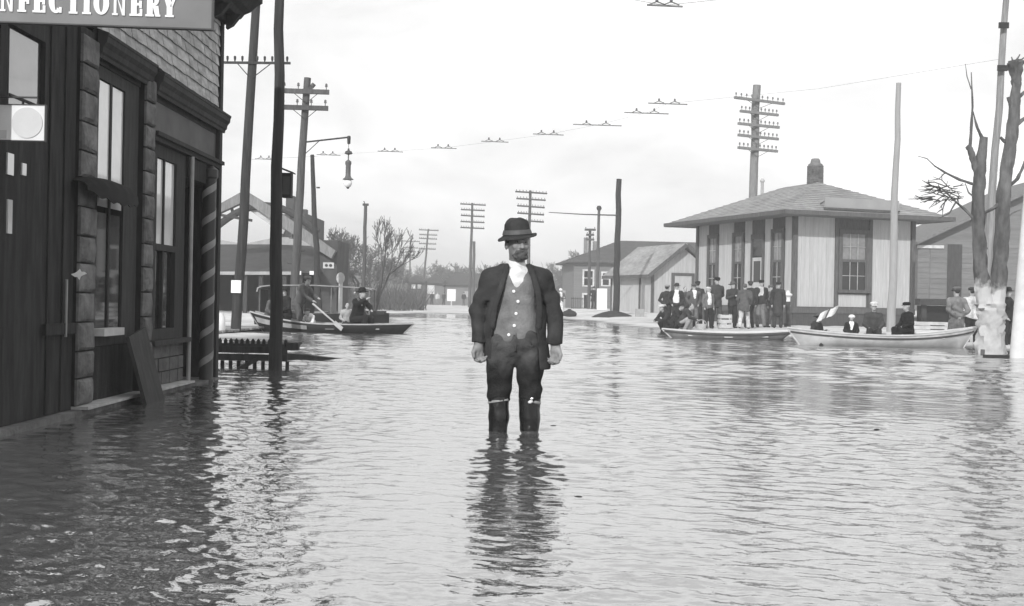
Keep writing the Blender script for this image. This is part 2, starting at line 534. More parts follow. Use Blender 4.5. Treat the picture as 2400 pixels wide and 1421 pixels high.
def V3(*a): return np.array(a, float)
def stand():
    return dict(head=V3(0, -.015, 1.625), neck=V3(0, .012, 1.45), chest=V3(0, .0, 1.29), waist=V3(0, 0, 1.07), pelvis=V3(0, .01, .95),
                sh=[V3(-.175, .01, 1.405), V3(.175, .01, 1.405)], el=[V3(-.235, .03, 1.13), V3(.235, .03, 1.13)], wr=[V3(-.235, -.05, .90), V3(.235, -.05, .90)],
                hp=[V3(-.09, .01, .92), V3(.09, .01, .92)], kn=[V3(-.10, -.01, .5), V3(.10, -.01, .5)], an=[V3(-.105, .03, .08), V3(.105, .03, .08)])
def upper(J, dv, lean=0.0, side=0.0):
    """move the trunk, head and arms by dv, leaning forward round the pelvis"""
    piv = J['pelvis'].copy()
    ca, sa = math.cos(lean), math.sin(lean)
    cb, sb = math.cos(side), math.sin(side)
    def f(p):
        q = p - piv
        q = V3(q[0], q[1] * ca - q[2] * sa, q[1] * sa + q[2] * ca)
        q = V3(q[0] * cb + q[2] * sb, q[1], -q[0] * sb + q[2] * cb)
        return q + piv + dv
    for k in ('head', 'neck', 'chest', 'waist', 'pelvis'): J[k] = f(J[k])
    for k in ('sh', 'el', 'wr'): J[k] = [f(p) for p in J[k]]
    return J
def pose(kind, rng):
    J = stand()
    j = lambda s: rng.normal(0, s)
    if kind in ('stand', 'pockets', 'chest', 'behind', 'stride', 'fold'):
        dx = j(.015)
        J['kn'][0] += V3(j(.02), -abs(j(.03)), 0); J['kn'][1] += V3(j(.02), -abs(j(.03)), 0)
        J['an'][0] += V3(-.03 + j(.02), j(.05), 0); J['an'][1] += V3(.03 + j(.02), j(.05), 0)
        J['head'] += V3(j(.012), j(.012), 0)
        for k in ('sh', 'el'): J[k] = [J[k][0] + V3(-.022, 0, 0), J[k][1] + V3(.022, 0, 0)]
    if kind == 'pockets':
        J['el'] = [V3(-.29, .06, 1.14), V3(.29, .06, 1.14)]; J['wr'] = [V3(-.185, -.06, .96), V3(.185, -.06, .96)]
    elif kind == 'chest':
        J['el'] = [V3(-.26, -.04, 1.14), V3(.26, -.04, 1.14)]; J['wr'] = [V3(-.06, -.22, 1.22), V3(.07, -.22, 1.20)]
    elif kind == 'fold':
        J['el'] = [V3(-.27, -.04, 1.15), V3(.27, -.04, 1.15)]; J['wr'] = [V3(.10, -.20, 1.16), V3(-.10, -.19, 1.19)]
    elif kind == 'behind':
        J['el'] = [V3(-.27, .12, 1.14), V3(.27, .12, 1.14)]; J['wr'] = [V3(-.06, .17, .98), V3(.06, .17, .98)]
    elif kind == 'stride':
        J['an'] = [V3(-.12, -.26, .09), V3(.10, .26, .12)]; J['kn'] = [V3(-.11, -.19, .5), V3(.10, .06, .5)]
        J['el'] = [V3(-.26, .08, 1.14), V3(.26, -.02, 1.13)]; J['wr'] = [V3(-.2, -.12, 1.0), V3(.2, -.15, 1.0)]
        upper(J, V3(0, 0, -.03), lean=R(14))
    elif kind in ('sit', 'row', 'read', 'sitlow'):
        h = -.45
        J['hp'] = [p + V3(0, 0, h) for p in J['hp']]
        J['kn'] = [V3(-.12, -.40, .52), V3(.12, -.40, .52)]; J['an'] = [V3(-.12, -.40, .09), V3(.12, -.40, .09)]
        upper(J, V3(0, 0, h), lean=R(6))
        if kind == 'sit':
            J['wr'] = [V3(-.15, -.30, .60), V3(.15, -.30, .60)]; J['el'] = [V3(-.25, -.07, .70), V3(.25, -.07, .70)]
        elif kind == 'row':
            upper(J, V3(0, 0, 0), lean=R(10))
            J['el'] = [V3(-.27, -.26, .86), V3(.27, -.22, .80)]; J['wr'] = [V3(-.18, -.46, .98), V3(.1, -.42, .72)]
        elif kind == 'read':
            J['el'] = [V3(-.25, -.10, .70), V3(.25, -.10, .72)]; J['wr'] = [V3(-.14, -.34, .80), V3(.14, -.34, .82)]
    elif kind == 'crouch':
        J['hp'] = [V3(-.09, .12, .36), V3(.09, .12, .36)]; J['kn'] = [V3(-.17, -.24, .52), V3(.17, -.22, .50)]; J['an'] = [V3(-.14, -.02, .09), V3(.14, .0, .09)]
        upper(J, V3(0, .12, -.58), lean=R(30))
        J['el'] = [V3(-.26, -.22, .56), V3(.26, -.22, .56)]; J['wr'] = [V3(-.12, -.42, .48), V3(.12, -.42, .46)]
    elif kind == 'pole':
        J['an'] = [V3(-.14, -.16, .08), V3(.14, .16, .08)]; J['kn'] = [V3(-.13, -.14, .48), V3(.13, .05, .48)]
        upper(J, V3(0, -.02, -.05), lean=R(24))
        s = J['sh']
        J['el'] = [s[0] + V3(-.06, -.16, -.22), s[1] + V3(.06, -.16, -.22)]; J['wr'] = [s[0] + V3(.06, -.33, -.34), s[1] + V3(-.04, -.36, -.28)]
    return J
def bounds(J, pad=.16):
    pts = []
    for k, v_ in J.items():
        pts += v_ if isinstance(v_, list) else [v_]
    pts = np.array(pts)
    lo, hi = pts.min(0) - pad, pts.max(0) + pad
    lo[2] = min(lo[2], -.03); hi[2] += .06
    return lo, hi
def hand_simple(F, wr, el, side):
    d = wr - el; d = d / np.linalg.norm(d)
    F.cap(wr, wr + d * .075, .028, .030, .01, fy=1.0)
    F.cap(wr + d * .075, wr + d * .14 + V3(0, -.02, 0), .024, .014, .01)
    F.cap(wr + d * .03 + V3(-side * .02, -.02, 0), wr + d * .085 + V3(-side * .03, -.04, 0), .012, .010, .006)
def head_shape(F, h, yaw=0.0, fine=False):
    ca, sa = math.cos(yaw), math.sin(yaw)
    def q(x, y, z): return h + V3(x * ca - y * sa, x * sa + y * ca, z)
    rm = Matrix.Rotation(yaw, 3, 'Z')
    F.ell(q(0, .015, .03), (.074, .094, .088), .02, rot=rm)
    F.ell(q(0, -.018, -.045), (.058, .068, .072), .03, rot=rm)
    F.ell(q(0, -.055, -.088), (.030, .026, .022), .025, rot=rm)
    F.cap(q(0, -.080, .012), q(0, -.103, -.028), .009, .015, .012)
    for s in (-1, 1):
        F.ell(q(s * .077, .02, -.012), (.012, .022, .032), .008, rot=rm)
        if fine:
            F.ell(q(s * .031, -.088, .010), (.017, .012, .011), .012, op='sub', rot=rm)
            F.cap(q(s * .014, -.083, .024), q(s * .05, -.073, .026), .007, .006, .012)
            F.ell(q(s * .040, -.066, -.022), (.020, .016, .016), .02, rot=rm)
            F.ell(q(s * .012, -.092, -.032), (.008, .010, .008), .006, rot=rm)
            F.ell(q(s * .031, -.079, .010), (.012, .010, .010), .002, rot=rm)
    if fine:
        F.cap(q(-.020, -.082, -.058), q(.020, -.082, -.058), .007, .007, .008)
        F.cap(q(-.018, -.080, -.070), q(.018, -.080, -.070), .008, .008, .008)
    return q

HATS = {
    'derby': [(.0, .115), (.05, .11), (.082, .08), (.094, .03), (.096, .0), (.10, -.005), (.15, .004), (.152, -.006), (.10, -.014), (.0, -.014)],
    'fedora': [(.0, .095), (.045, .105), (.076, .10), (.088, .06), (.096, .0), (.105, -.004), (.168, .008), (.17, -.002), (.10, -.014), (.0, -.014)],
    'straw': [(.0, .09), (.085, .088), (.092, .07), (.095, .0), (.10, -.004), (.175, -.002), (.175, -.012), (.10, -.012), (.0, -.012)],
}
def hat_mesh(kind, parent, h, mat, tilt=0.0, yaw=0.0, s=1.0):
    m = Matrix.Translation(Vector(h) + Vector((0, .01, .055))) @ Matrix.Rotation(yaw, 4, 'Z') @ Matrix.Rotation(tilt, 4, 'X') @ Matrix.Scale(s, 4)
    b = MB()
    if kind == 'cap':
        b.lathe([(.0, .085), (.06, .082), (.098, .062), (.112, .035), (.100, .004), (.094, -.012), (.0, -.012)], n=14, m=m, sy=1.08)
        pts = [(.088 * math.cos(a), -.06 - .085 * abs(math.sin(a)) ** .8) for a in np.linspace(math.pi, 0, 9)]
        top = [m @ Vector((x, y, .004 - .018 * (1 if y < -.1 else 0))) for x, y in pts]; bot = [p - Vector((0, 0, .010)) for p in top]
        n = len(pts)
        b.add(top + bot, [tuple(range(n)), tuple(range(2 * n - 1, n - 1, -1))] + [(i, n + i, n + i + 1, i + 1) for i in range(n - 1)] + [(n - 1, 2 * n - 1, n, 0)])
    elif kind == 'bonnet':
        b.lathe([(.0, .075), (.06, .07), (.105, .035), (.125, -.01), (.11, -.05), (.0, -.05)], c=(0, 0, 0), n=14, m=m @ Matrix.Translation((0, .02, 0)), sy=1.1)
    else:
        b.lathe(HATS[kind], n=18, m=m, sy=1.15)
    return b.build('hat' if kind not in ('cap', 'bonnet') else kind, mat, parent, smooth=True)

NP = [0]
SKIN = M("skin", 0.40, rough=.6, var=.12, scale=30)
def cloth(v):
    return M("cloth_%03d" % round(v * 1000), v, rough=.95, var=.3, scale=9, bump=.25, bscale=60, spec=.12)
def person(label, loc, yaw, Ht, kind='stand', coat=.05, trous=.05, hat='cap', hatv=.04, shirt=None, vw=.045, long=0.0, group=None, hair=.05, skirt=False, apron=None, h=.026, child=False, skin=None, headyaw=None, lean=0.0, side=0.0):
    """one figure: skin (body) with jacket, trousers, shirt, hat and shoes as clothing"""
    rng = np.random.RandomState(100 + NP[0]); NP[0] += 1
    J = pose(kind, rng)
    if lean or side: upper(J, V3(0, 0, 0), lean=lean, side=side)
    lo, hi = bounds(J)
    sh, el, wr, hp, kn, an = J['sh'], J['el'], J['wr'], J['hp'], J['kn'], J['an']
    hy = rng.normal(0, .35) if headyaw is None else headyaw
    hs = 1.16 if child else 1.0
    F = Field(lo, hi, h * .8)
    head_shape(F, J['head'] + (V3(0, 0, .02) if child else 0), hy)
    F.cap(J['neck'] - V3(0, 0, .03), J['head'] - V3(0, -.01, .06), .054, .050, .03)
    F.cap(J['chest'], J['waist'], .125, .115, .05, fy=.72)
    F.cap(J['waist'], J['pelvis'], .115, .13, .05, fy=.75)
    for i in (0, 1):
        F.cap(J['chest'] + V3(0, 0, .08), sh[i], .07, .055, .04)
        F.cap(sh[i], el[i], .048, .040, .03); F.cap(el[i], wr[i], .040, .030, .02)
        hand_simple(F, wr[i], el[i], (-1, 1)[i])
        F.cap(hp[i], kn[i], .085, .055, .04); F.cap(kn[i], an[i], .055, .04, .03)
        F.cap(an[i] - V3(0, 0, .04), an[i] + V3(0, -.15, -.045), .036, .03, .02)
    vq = F.surface()
    o = link(np_mesh('person', vq[0], vq[1], skin or SKIN), 'person')
    o.location = loc; o.rotation_euler = (0, 0, yaw)
    s = Ht / (1.83 if hat in HATS else 1.79)
    o.scale = (s, s, s)
    tag(o, label, 'person', group)
    # jacket
    hem = J['pelvis'] + (J['pelvis'] - J['waist']) / .125 * (.09 + .34 * long)
    if kind in ('sit', 'row', 'read', 'crouch'): hem = J['pelvis'] + V3(0, 0, -.02)
    F = Field(lo, hi, h)
    F.cap(J['chest'] + V3(0, 0, .05), J['waist'], .180, .168, .05, fy=.74)
    F.cap(J['waist'], hem, .170, .192 + .05 * long, .05, fy=.78)
    F.cap(J['chest'] + V3(0, .02, .10), J['neck'] - V3(0, 0, .025), .11, .075, .04)
    F.cap(sh[0] * .8 + J['chest'] * .2, sh[1] * .8 + J['chest'] * .2, .085, .085, .05)
    if kind not in ('sit', 'row', 'read', 'crouch'):
        x, y, z = F.grid()
        F.cut(hem[2] - .01 + .03 * np.sin(x * 9) - z)
    for i in (0, 1):
        F.cap(sh[i], el[i], .073, .062, .03); F.cap(el[i], wr[i], .062, .050, .025)
    F.wrinkle(.006, 26, NP[0])
    if shirt is not None:
        ch = J['chest']
        Fs = Field(lo, hi, h)
        Fs.cap(ch + V3(0, -.012, .09), J['waist'] + V3(0, -.02, .02), .150, .150, .04, fy=.76)
        Fs.cap(ch + V3(0, -.01, .10), J['neck'] - V3(0, .0, .005), .095, .062, .04)
        x, y, z = F.grid()
        wdt = np.clip(.012 + (z - ch[2] + .10) * .30, .0, .06) if vw < .06 else np.clip((ch[2] + .13 - z) * .25 + vw * .5, vw * .5, vw * 1.2)
        wdt = np.where(z < ch[2] - (.10 if vw < .06 else .30), -.05, wdt)
        F.D = np.maximum(F.D, -np.maximum(np.abs(x - ch[0]) - wdt, y - (ch[1] - .03)).astype(np.float32))
        Fs.build('shirt', cloth(shirt), o)
    F.build('jacket', cloth(coat), o)
    # trousers or skirt
    F = Field(lo, hi, h)
    if skirt:
        F.cap(J['waist'] - V3(0, 0, .02), (an[0] + an[1]) / 2 + V3(0, 0, .03), .135, .24, .03, fy=.9)
        x, y, z = F.grid(); F.cut(.06 - z)
        F.wrinkle(.012, 22, NP[0], zs=.15)
        F.build('skirt', cloth(trous), o)
    else:
        F.cap(J['waist'] - V3(0, 0, .03), J['pelvis'], .135, .150, .04, fy=.8)
        for i in (0, 1):
            F.cap(hp[i], kn[i], .100, .080, .03); F.cap(kn[i], an[i] + V3(0, 0, .0), .080, .072, .03)
        F.wrinkle(.006, 24, NP[0] + 50)
        F.build('trousers', cloth(trous), o)
    if apron is not None:
        F = Field(lo, hi, h)
        F.cap(J['chest'] + V3(0, -.05, .02), (J['pelvis'] + V3(0, -.07, -.35)), .135, .19, .03, fy=.7)
        x, y, z = F.grid(); F.cut(y + .02)
        F.build('apron', cloth(apron), o)
    F = Field(lo, hi, h)
    for i in (0, 1):
        F.cap(an[i] + V3(0, .01, -.01), an[i] + V3(0, .0, -.045), .05, .045, .02)
        F.cap(an[i] + V3(0, .01, -.045), an[i] + V3(0, -.16, -.05), .042, .038, .02)
    x, y, z = F.grid(); F.cut(-z)
    F.build('shoes', cloth(.025), o)
    hd = J['head'] + (V3(0, 0, .02) if child else 0)
    F = Field(hd - .16, hd + .16, h * .8)
    F.ell(hd + V3(0, .03, .035), (.082, .092, .088), .0)
    x, y, z = F.grid(); F.cut((hd[1] + .0) + .5 * (z - hd[2]) * -1 - y - .01)
    F.build('hair', cloth(hair), o)
    if hat:
        hat_mesh(hat, o, hd + V3(0, 0, .0), M("felt_%03d" % round(hatv * 1000), hatv, rough=.95, var=.2, scale=12, spec=.1), tilt=rng.normal(0, .08), yaw=hy)
    return o
# ------------------------------------------------------------------ the wading man
def hero():
    loc = Vector((XAT(1203, 8.76, 0), 8.76, -0.30))
    sh = [V3(-.182, .015, 1.378), V3(.192, .015, 1.378)]
    el = [V3(-.262, .03, 1.145), V3(.272, .03, 1.14)]
    wr = [V3(-.255, -.035, .925), V3(.285, -.03, .92)]
    hp = [V3(-.092, .01, .92), V3(.092, .01, .92)]
    kn = [V3(-.106, -.02, .53), V3(.112, -.015, .53)]
    an = [V3(-.112, .03, .09), V3(.115, .03, .09)]
    head = V3(.005, -.035, 1.628)
    hy = R(20)
    lo, hi = (-.42, -.30, -.02), (.44, .26, 1.80)
    F = Field(lo, hi, .0075)
    head_shape(F, head, hy, fine=True)
    F.cap((.0, .015, 1.42), head + V3(0, .02, -.06), .060, .056, .03)
    F.cap((0, 0, 1.30), (0, 0, 1.07), .135, .12, .05, fy=.70)
    F.cap((0, 0, 1.07), (0, .01, .95), .12, .13, .05, fy=.75)
    for i, s in ((0, -1), (1, 1)):
        F.cap((0, .01, 1.38), sh[i], .07, .055, .04)
        F.cap(sh[i], el[i], .050, .042, .03); F.cap(el[i], wr[i], .042, .031, .02)
        F.cap(hp[i], kn[i], .085, .058, .04); F.cap(kn[i], an[i], .058, .042, .03)
        F.cap(an[i] - V3(0, 0, .045), an[i] + V3(0, -.16, -.05), .040, .034, .02)
        # a relaxed, half-curled hand: palm, four fingers of unequal length, thumb from the side of the palm
        w0 = wr[i]
        hr = s * R(52); ch_, sh_ = math.cos(hr), math.sin(hr); S_ = 1.0
        def hp_(x, y, z): return w0 + S_ * V3(x * ch_ - y * sh_, x * sh_ + y * ch_, z)
        F.cap(w0, hp_(0, -.004, -.03), .033, .034, .015)
        F.cap(hp_(-.002 * s, .014, -.045), hp_(-.002 * s, .012, -.088), .024, .022, .014)
        F.cap(hp_(-.002 * s, -.024, -.042), hp_(-.002 * s, -.027, -.088), .025, .022, .014)
        for j, (fy_, l1, l2, l3) in enumerate(((-.040, .038, .026, .020), (-.016, .043, .029, .021), (.007, .040, .027, .020), (.028, .031, .021, .017))):
            cur = .40 + .12 * j; bz = -.090 + (.006 if j in (0, 3) else 0)
            q0 = (-.002 * s, fy_, bz); q1 = (q0[0] - s * l1 * math.sin(cur), fy_, bz - l1 * math.cos(cur))
            q2 = (q1[0] - s * l2 * math.sin(cur + .9), fy_, q1[2] - l2 * math.cos(cur + .9)); q3 = (q2[0] - s * l3 * math.sin(cur + 1.6), fy_ + .002, q2[2] - l3 * math.cos(cur + 1.6))
            F.cap(hp_(*q0), hp_(*q1), .0120, .0112, .004); F.cap(hp_(*q1), hp_(*q2), .0112, .0102, .003); F.cap(hp_(*q2), hp_(*q3), .0102, .0090, .003)
        F.cap(hp_(-s * .008, -.034, -.036), hp_(-s * .020, -.062, -.066), .019, .0145, .008); F.cap(hp_(-s * .020, -.062, -.066), hp_(-s * .028, -.062, -.100), .0145, .0105, .003)
    vq = F.surface()
    skin = M("weathered_skin", 0.27, rough=.55, var=.22, scale=24, bump=.1, bscale=90, dirt=.25, dscale=9)
    o = link(np_mesh('person', vq[0], vq[1], skin), 'person')
    o.location = loc
    tag(o, "bearded man in open dark jacket and felt hat wading knee-deep in the street", 'person')
    # shirt with a white neckcloth
    F = Field((-.25, -.25, 1.0), (.25, .2, 1.58), .009)
    F.cap((0, -.005, 1.34), (0, -.005, 1.10), .148, .145, .03, fy=.70)
    F.cap((0, .0, 1.40), (0.0, .0, 1.47), .085, .066, .03)
    F.ell((.0, -.080, 1.40), (.050, .032, .075), .03)
    F.wrinkle(.004, 60, 5)
    F.build('neckcloth', M("white_linen", .74, rough=.9, var=.08, scale=18, bump=.3, bscale=40, spec=.1), o)
    # vest
    F = Field((-.26, -.26, .88), (.26, .24, 1.52), .0085)
    F.cap((0, .0, 1.33), (0, -.008, 1.06), .165, .163, .03, fy=.72)
    F.cap((0, -.008, 1.06), (0, -.008, .97), .163, .170, .03, fy=.74)
    F.cap((-.13, .01, 1.40), (.13, .01, 1.40), .055, .055, .04)
    F.wrinkle(.0045, 30, 11, zs=1.6)
    x, y, z = F.grid()
    v_ = np.maximum(np.abs(x - .004) - (z - 1.322) * .50 - .012, 1.322 - z)
    F.cut(-np.maximum(v_, y + .03))
    F.cut(.975 - .045 * np.exp(-((np.abs(x - .0) - .055) / .05) ** 2) - z)
    F.cut(-np.maximum(np.abs(x + .005) - (.988 - z) * .5, z - .988))
    vest = F.build('vest', M("worn_wool_vest", .20, rough=.95, var=.28, scale=11, bump=.35, bscale=70, spec=.1, dirt=.25, dscale=5), o)
    vv = np.array([p.co for p in vest.data.vertices])
    for bx, bz in ((-.016, 1.292), (.015, 1.222), (.003, 1.137), (-.008, 1.053), (-.045, .988)):
        near = vv[(np.abs(vv[:, 0] - bx) < .012) & (np.abs(vv[:, 2] - bz) < .012)]
        yy = near[:, 1].min() if len(near) else -.12
        m = Matrix.Translation((bx, yy - .001, bz)) @ Matrix.Rotation(R(90), 4, 'X')
        MB().lathe([(0, .008), (.005, .008), (.0105, .006), (.0115, .003), (.0115, -.004), (0, -.004)], n=12, m=m).build('button', M("bone_button", .82, rough=.35, var=.05), vest, smooth=True)
    # jacket: an open shell
    F = Field((-.44, -.27, .70), (.46, .26, 1.56), .0085)
    def torso(Q, e):
        Q.cap((0, .005, 1.31), (0, .0, 1.06), .190 + e, .204 + e, .05, fy=.72)
        Q.cap((0, .0, 1.06), (.012, .01, .76), .204 + e, .246 + e, .05, fy=.70)
        Q.cap((-.150, .015, 1.355), (.160, .015, 1.355), .070 + e, .070 + e, .07)
        for s_ in (-1, 1): Q.cap((s_ * .04, .025, 1.435), (s_ * .165, .015, 1.372), .066 + e, .064 + e, .05)
        Q.cap((0, .03, 1.40), (0, .028, 1.475), .105 + e, .082 + e, .05)
    torso(F, 0); F.wrinkle(.0060, 20, 21, n=9, zs=.8); F.wrinkle(.0028, 46, 23, n=9, zs=2.0)
    F2 = Field((-.44, -.27, .70), (.46, .26, 1.56), .0085); torso(F2, -.020); F2.wrinkle(.0060, 20, 21, n=9, zs=.8); F2.wrinkle(.0028, 46, 23, n=9, zs=2.0)
    x, y, z = F.grid()
    F.D = np.maximum(F.D, -F2.D)
    xl = np.interp(F.ax[2], [.70, .80, .97, 1.15, 1.30, 1.42, 1.50, 1.6], [-.165, -.165, -.162, -.130, -.085, -.062, -.055, -.05]).astype(np.float32)[None, None, :]
    xr = np.interp(F.ax[2], [.70, .80, .97, 1.15, 1.30, 1.42, 1.50, 1.6], [.180, .172, .155, .142, .125, .100, .065, .06]).astype(np.float32)[None, None, :]
    F.cut(-np.maximum(np.maximum(xl - x, x - xr), y - .03))
    F.cut(.775 - .03 * np.sin(x * 9 - .4) - z)
    F.cut(z - 1.49)
    SL = Field((-.44, -.27, .70), (.46, .26, 1.56), .0085)
    for i in (0, 1):
        m_ = el[i] * .55 + sh[i] * .45 + V3((-.006, .006)[i], 0, 0)
        SL.cap(sh[i], m_, .068, .061, .03, fy=1.05); SL.cap(m_, el[i], .061, .059, .03, fy=1.05); SL.cap(el[i], wr[i] + V3(0, 0, .02), .059, .053, .03)
    SL.wrinkle(.0040, 34, 25, n=9, zs=2.4); SL.wrinkle(.0030, 60, 26, n=9, zs=1.2)
    SL.cut(.925 + .006 * np.sin(x * 40) - z)
    hh = np.maximum(.05 - np.abs(F.D - SL.D), 0) / .05
    F.D = np.minimum(F.D, SL.D) - hh * hh * .05 * .25 * (z > 1.22)
    # lapels and collar lie on the shell
    zs = np.linspace(1.05, 1.47, 12)
    for side, ed in ((-1, xl), (1, xr)):
        pts = []
        for zz in zs:
            xe = float(np.interp(zz, F.ax[2], ed[0, 0]))
            t = (zz - 1.05) / .42
            pts.append(V3(xe + side * (.012 + .016 * math.sin(math.pi * min(1, t * 1.1))), -math.sqrt(max(.0, 1 - (xe / .215) ** 2)) * .148 * (1 - .42 * t ** 3) - .004, zz))
        for p, q in zip(pts[:-1], pts[1:]):
            F.cap(p, q, .022, .022, .004, fy=.45)
    F.build('jacket', M("dark_wool_jacket", .046, rough=.95, var=.35, scale=7, bump=.3, bscale=80, spec=.12, dirt=.2, dscale=4), o)
    # trousers, baggy and stained, stuffed into boot tops
    F = Field((-.30, -.22, .44), (.30, .22, 1.06), .0085)
    F.cap((0, .0, 1.03), (0, .005, .93), .150, .165, .03, fy=.78)
    for i, s in ((0, -1), (1, 1)):
        F.cap(hp[i] + V3(s * .012, -.012, .0), kn[i] + V3(s * .0, 0, .06), .102, .080, .02); F.cap(kn[i] + V3(0, 0, .06), kn[i] - V3(0, 0, .05), .080, .074, .02)
    F.ell((-.105, -.095, .95), (.06, .022, .05), .04); F.ell((.11, -.095, .93), (.055, .02, .07), .04)
    F.wrinkle(.0055, 28, 33, n=9, zs=.45); F.wrinkle(.0030, 55, 34, n=9, zs=2.2)
    F.cap((.004, -.135, 1.0), (.004, -.13, .87), .006, .006, .006)
    for s_ in (-1, 1): F.cap((s_ * .075, -.137, .97), (s_ * .135, -.10, .90), .006, .006, .004, op='sub')
    x, y, z = F.grid(); F.cut(.53 + .010 * np.sin(x * 40) + .006 * np.sin(x * 90) - z)
    def tm():
        m = M("stained_trousers", .075, rough=.95, var=.45, scale=6.5, bump=.35, bscale=60, spec=.1, dirt=.45, dscale=5.5)
        t = m.node_tree; b = t.nodes['Principled BSDF']; base = b.inputs['Base Color'].links[0].from_socket
        tc = t.nodes.new('ShaderNodeTexCoord'); sx = t.nodes.new('ShaderNodeSeparateXYZ'); nz = t.nodes.new('ShaderNodeTexNoise'); nz.inputs['Scale'].default_value = 7.0
        t.links.new(tc.outputs['Object'], sx.inputs[0]); t.links.new(tc.outputs['Object'], nz.inputs['Vector'])
        ma = t.nodes.new('ShaderNodeMath'); ma.operation = 'MULTIPLY_ADD'; ma.inputs[1].default_value = .35; t.links.new(nz.outputs[0], ma.inputs[0]); t.links.new(sx.outputs[2], ma.inputs[2])
        mr = t.nodes.new('ShaderNodeMapRange'); mr.inputs[1].default_value, mr.inputs[2].default_value = .90, 1.06; mr.inputs[3].default_value, mr.inputs[4].default_value = .30, 1.0   # soaked below, worn pale above
        t.links.new(ma.outputs[0], mr.inputs[0]); mu = t.nodes.new('ShaderNodeMath'); mu.operation = 'MULTIPLY'
        t.links.new(base, mu.inputs[0]); t.links.new(mr.outputs[0], mu.inputs[1]); t.links.new(mu.outputs[0], b.inputs['Base Color'])
        return m
    tr = F.build('trousers', tm(), o)
    F = Field((-.30, -.25, -.02), (.30, .22, .60), .0085)
    for i, s in ((0, -1), (1, 1)):
        F.cap(kn[i] + V3(0, 0, .0), kn[i] - V3(0, -.005, .12), .077, .071, .02); F.cap(kn[i] - V3(0, -.005, .12), an[i], .071, .060, .02)
        F.cap(an[i] + V3(0, .01, -.045), an[i] + V3(0, -.17, -.05), .048, .042, .03)
    F.wrinkle(.004, 38, 41)
    x, y, z = F.grid(); F.cut(z - .56 - .012 * np.sin(x * 33)); F.cut(-z)
    F.build('boots', M("wet_rubber_boot", .012, rough=.22, var=.2, scale=8, spec=.4), o)
    for i, s_ in ((0, -1), (1, 1)):
        m = Matrix.Translation((kn[i][0], kn[i][1] + .0, .512)) @ Matrix.Rotation(R(9 * s_), 4, 'Y') @ Matrix.Rotation(R(-7), 4, 'X')
        MB().lathe([(.074, .014), (.0785, .011), (.0795, .004), (.078, -.003), (.074, -.006)], n=20, m=m).build('boot_rim', M('boot_lining', .30, rough=.9, var=.45, scale=20), o, smooth=True)
    for bx, bz, rr_ in ((.115, .522, .012), (.125, .545, .008)):
        b = MB(); m = Matrix.Translation((bx, -.112, bz)) @ Matrix.Rotation(R(90), 4, 'X') @ Matrix.Rotation(R(20), 4, 'Z')
        b.lathe([(0, .006), (rr_ * .8, .004), (rr_, 0), (rr_, -.012), (0, -.012)], n=10, m=m, sx=1.6)
        b.build('boot_glint', M("glint_metal", .8, rough=.25, var=.05, metal=.6), o, smooth=True)  # bright little discs standing in for glints at the knee
    # beard, moustache, hair
    ca, sa = math.cos(hy), math.sin(hy)
    def q(x, y, z): return head + V3(x * ca - y * sa, x * sa + y * ca, z)
    rm = Matrix.Rotation(hy, 3, 'Z')
    F = Field(head - V3(.14, .17, .17), head + V3(.14, .14, .14), .006)
    F.ell(q(0, -.052, -.094), (.038, .040, .034), .02, rot=rm)
    F.ell(q(0, -.075, -.085), (.028, .022, .028), .02, rot=rm)
    for s in (-1, 1):
        F.cap(q(0, -.093, -.047), q(s * .032, -.082, -.064), .010, .008, .01)
        F.cap(q(s * .032, -.082, -.062), q(s * .036, -.066, -.092), .011, .014, .02)
        F.cap(q(s * .034, -.060, -.090), q(s * .050, -.030, -.080), .012, .006, .02)
    F.wrinkle(.0030, 150, 7, n=9, zs=.4)
    F.build('beard', M("dark_beard", .095, rough=.9, var=.35, scale=40, bump=.4, bscale=150), o)
    F = Field(head - V3(.14, .14, .14), head + V3(.14, .16, .16), .007)
    F.ell(q(0, .022, .03), (.082, .097, .088), .0, rot=rm)
    x, y, z = F.grid()
    F.cut(-( -(x - head[0]) * sa + (y - head[1]) * ca) - .005 - .4 * (z - head[2]))
    F.wrinkle(.003, 120, 9, n=9, zs=.4)
    F.build('hair', M("dark_beard", .045), o)
    for s in (-1, 1):
        e = q(s * .031, -.0835, .010)
        MB().lathe([(0, .007), (.005, .005), (.007, 0), (.005, -.005), (0, -.007)], c=e, n=10).build('eye', M("dark_eye", .03, rough=.15, var=.1), o, smooth=True)
    # felt hat with a dented crown, drooping brim and band
    H = Matrix.Translation(Vector(head) + Vector((-.004, .012, .062))) @ Matrix.Rotation(R(-4), 4, 'Y') @ Matrix.Rotation(R(5), 4, 'X') @ Matrix.Rotation(hy, 4, 'Z')
    prof = [(.0, .104), (.03, .109), (.062, .112), (.078, .102), (.086, .075), (.090, .04), (.098, .010), (.101, .0), (.112, -.004), (.128, -.006), (.137, -.008), (.137, -.014), (.110, -.012), (.098, -.010), (.096, -.02), (.0, -.02)]
    n = 36; vs = []; fs = []
    for r_, z_ in prof:
        for k in range(n):
            a = 2 * math.pi * k / n
            x_, y_ = r_ * math.cos(a), r_ * 1.12 * math.sin(a)
            zz = z_
            if r_ > .105:
                zz += (r_ - .1) * (-.62 * max(0, -math.cos(a)) ** 2 + .42 * max(0, math.cos(a)) ** 2 - .25 * max(0, -math.sin(a)) ** 3)
            if z_ > .1: zz -= .012 * math.cos(a * 2) * (r_ / .06)
            zz += .002 * math.sin(a * 5 + r_ * 60)
            vs.append(H @ Vector((x_, y_, zz)))
    for i in range(len(prof) - 1):
        for k in range(n):
            k2 = (k + 1) % n
            fs.append((i * n + k, i * n + k2, (i + 1) * n + k2, (i + 1) * n + k))
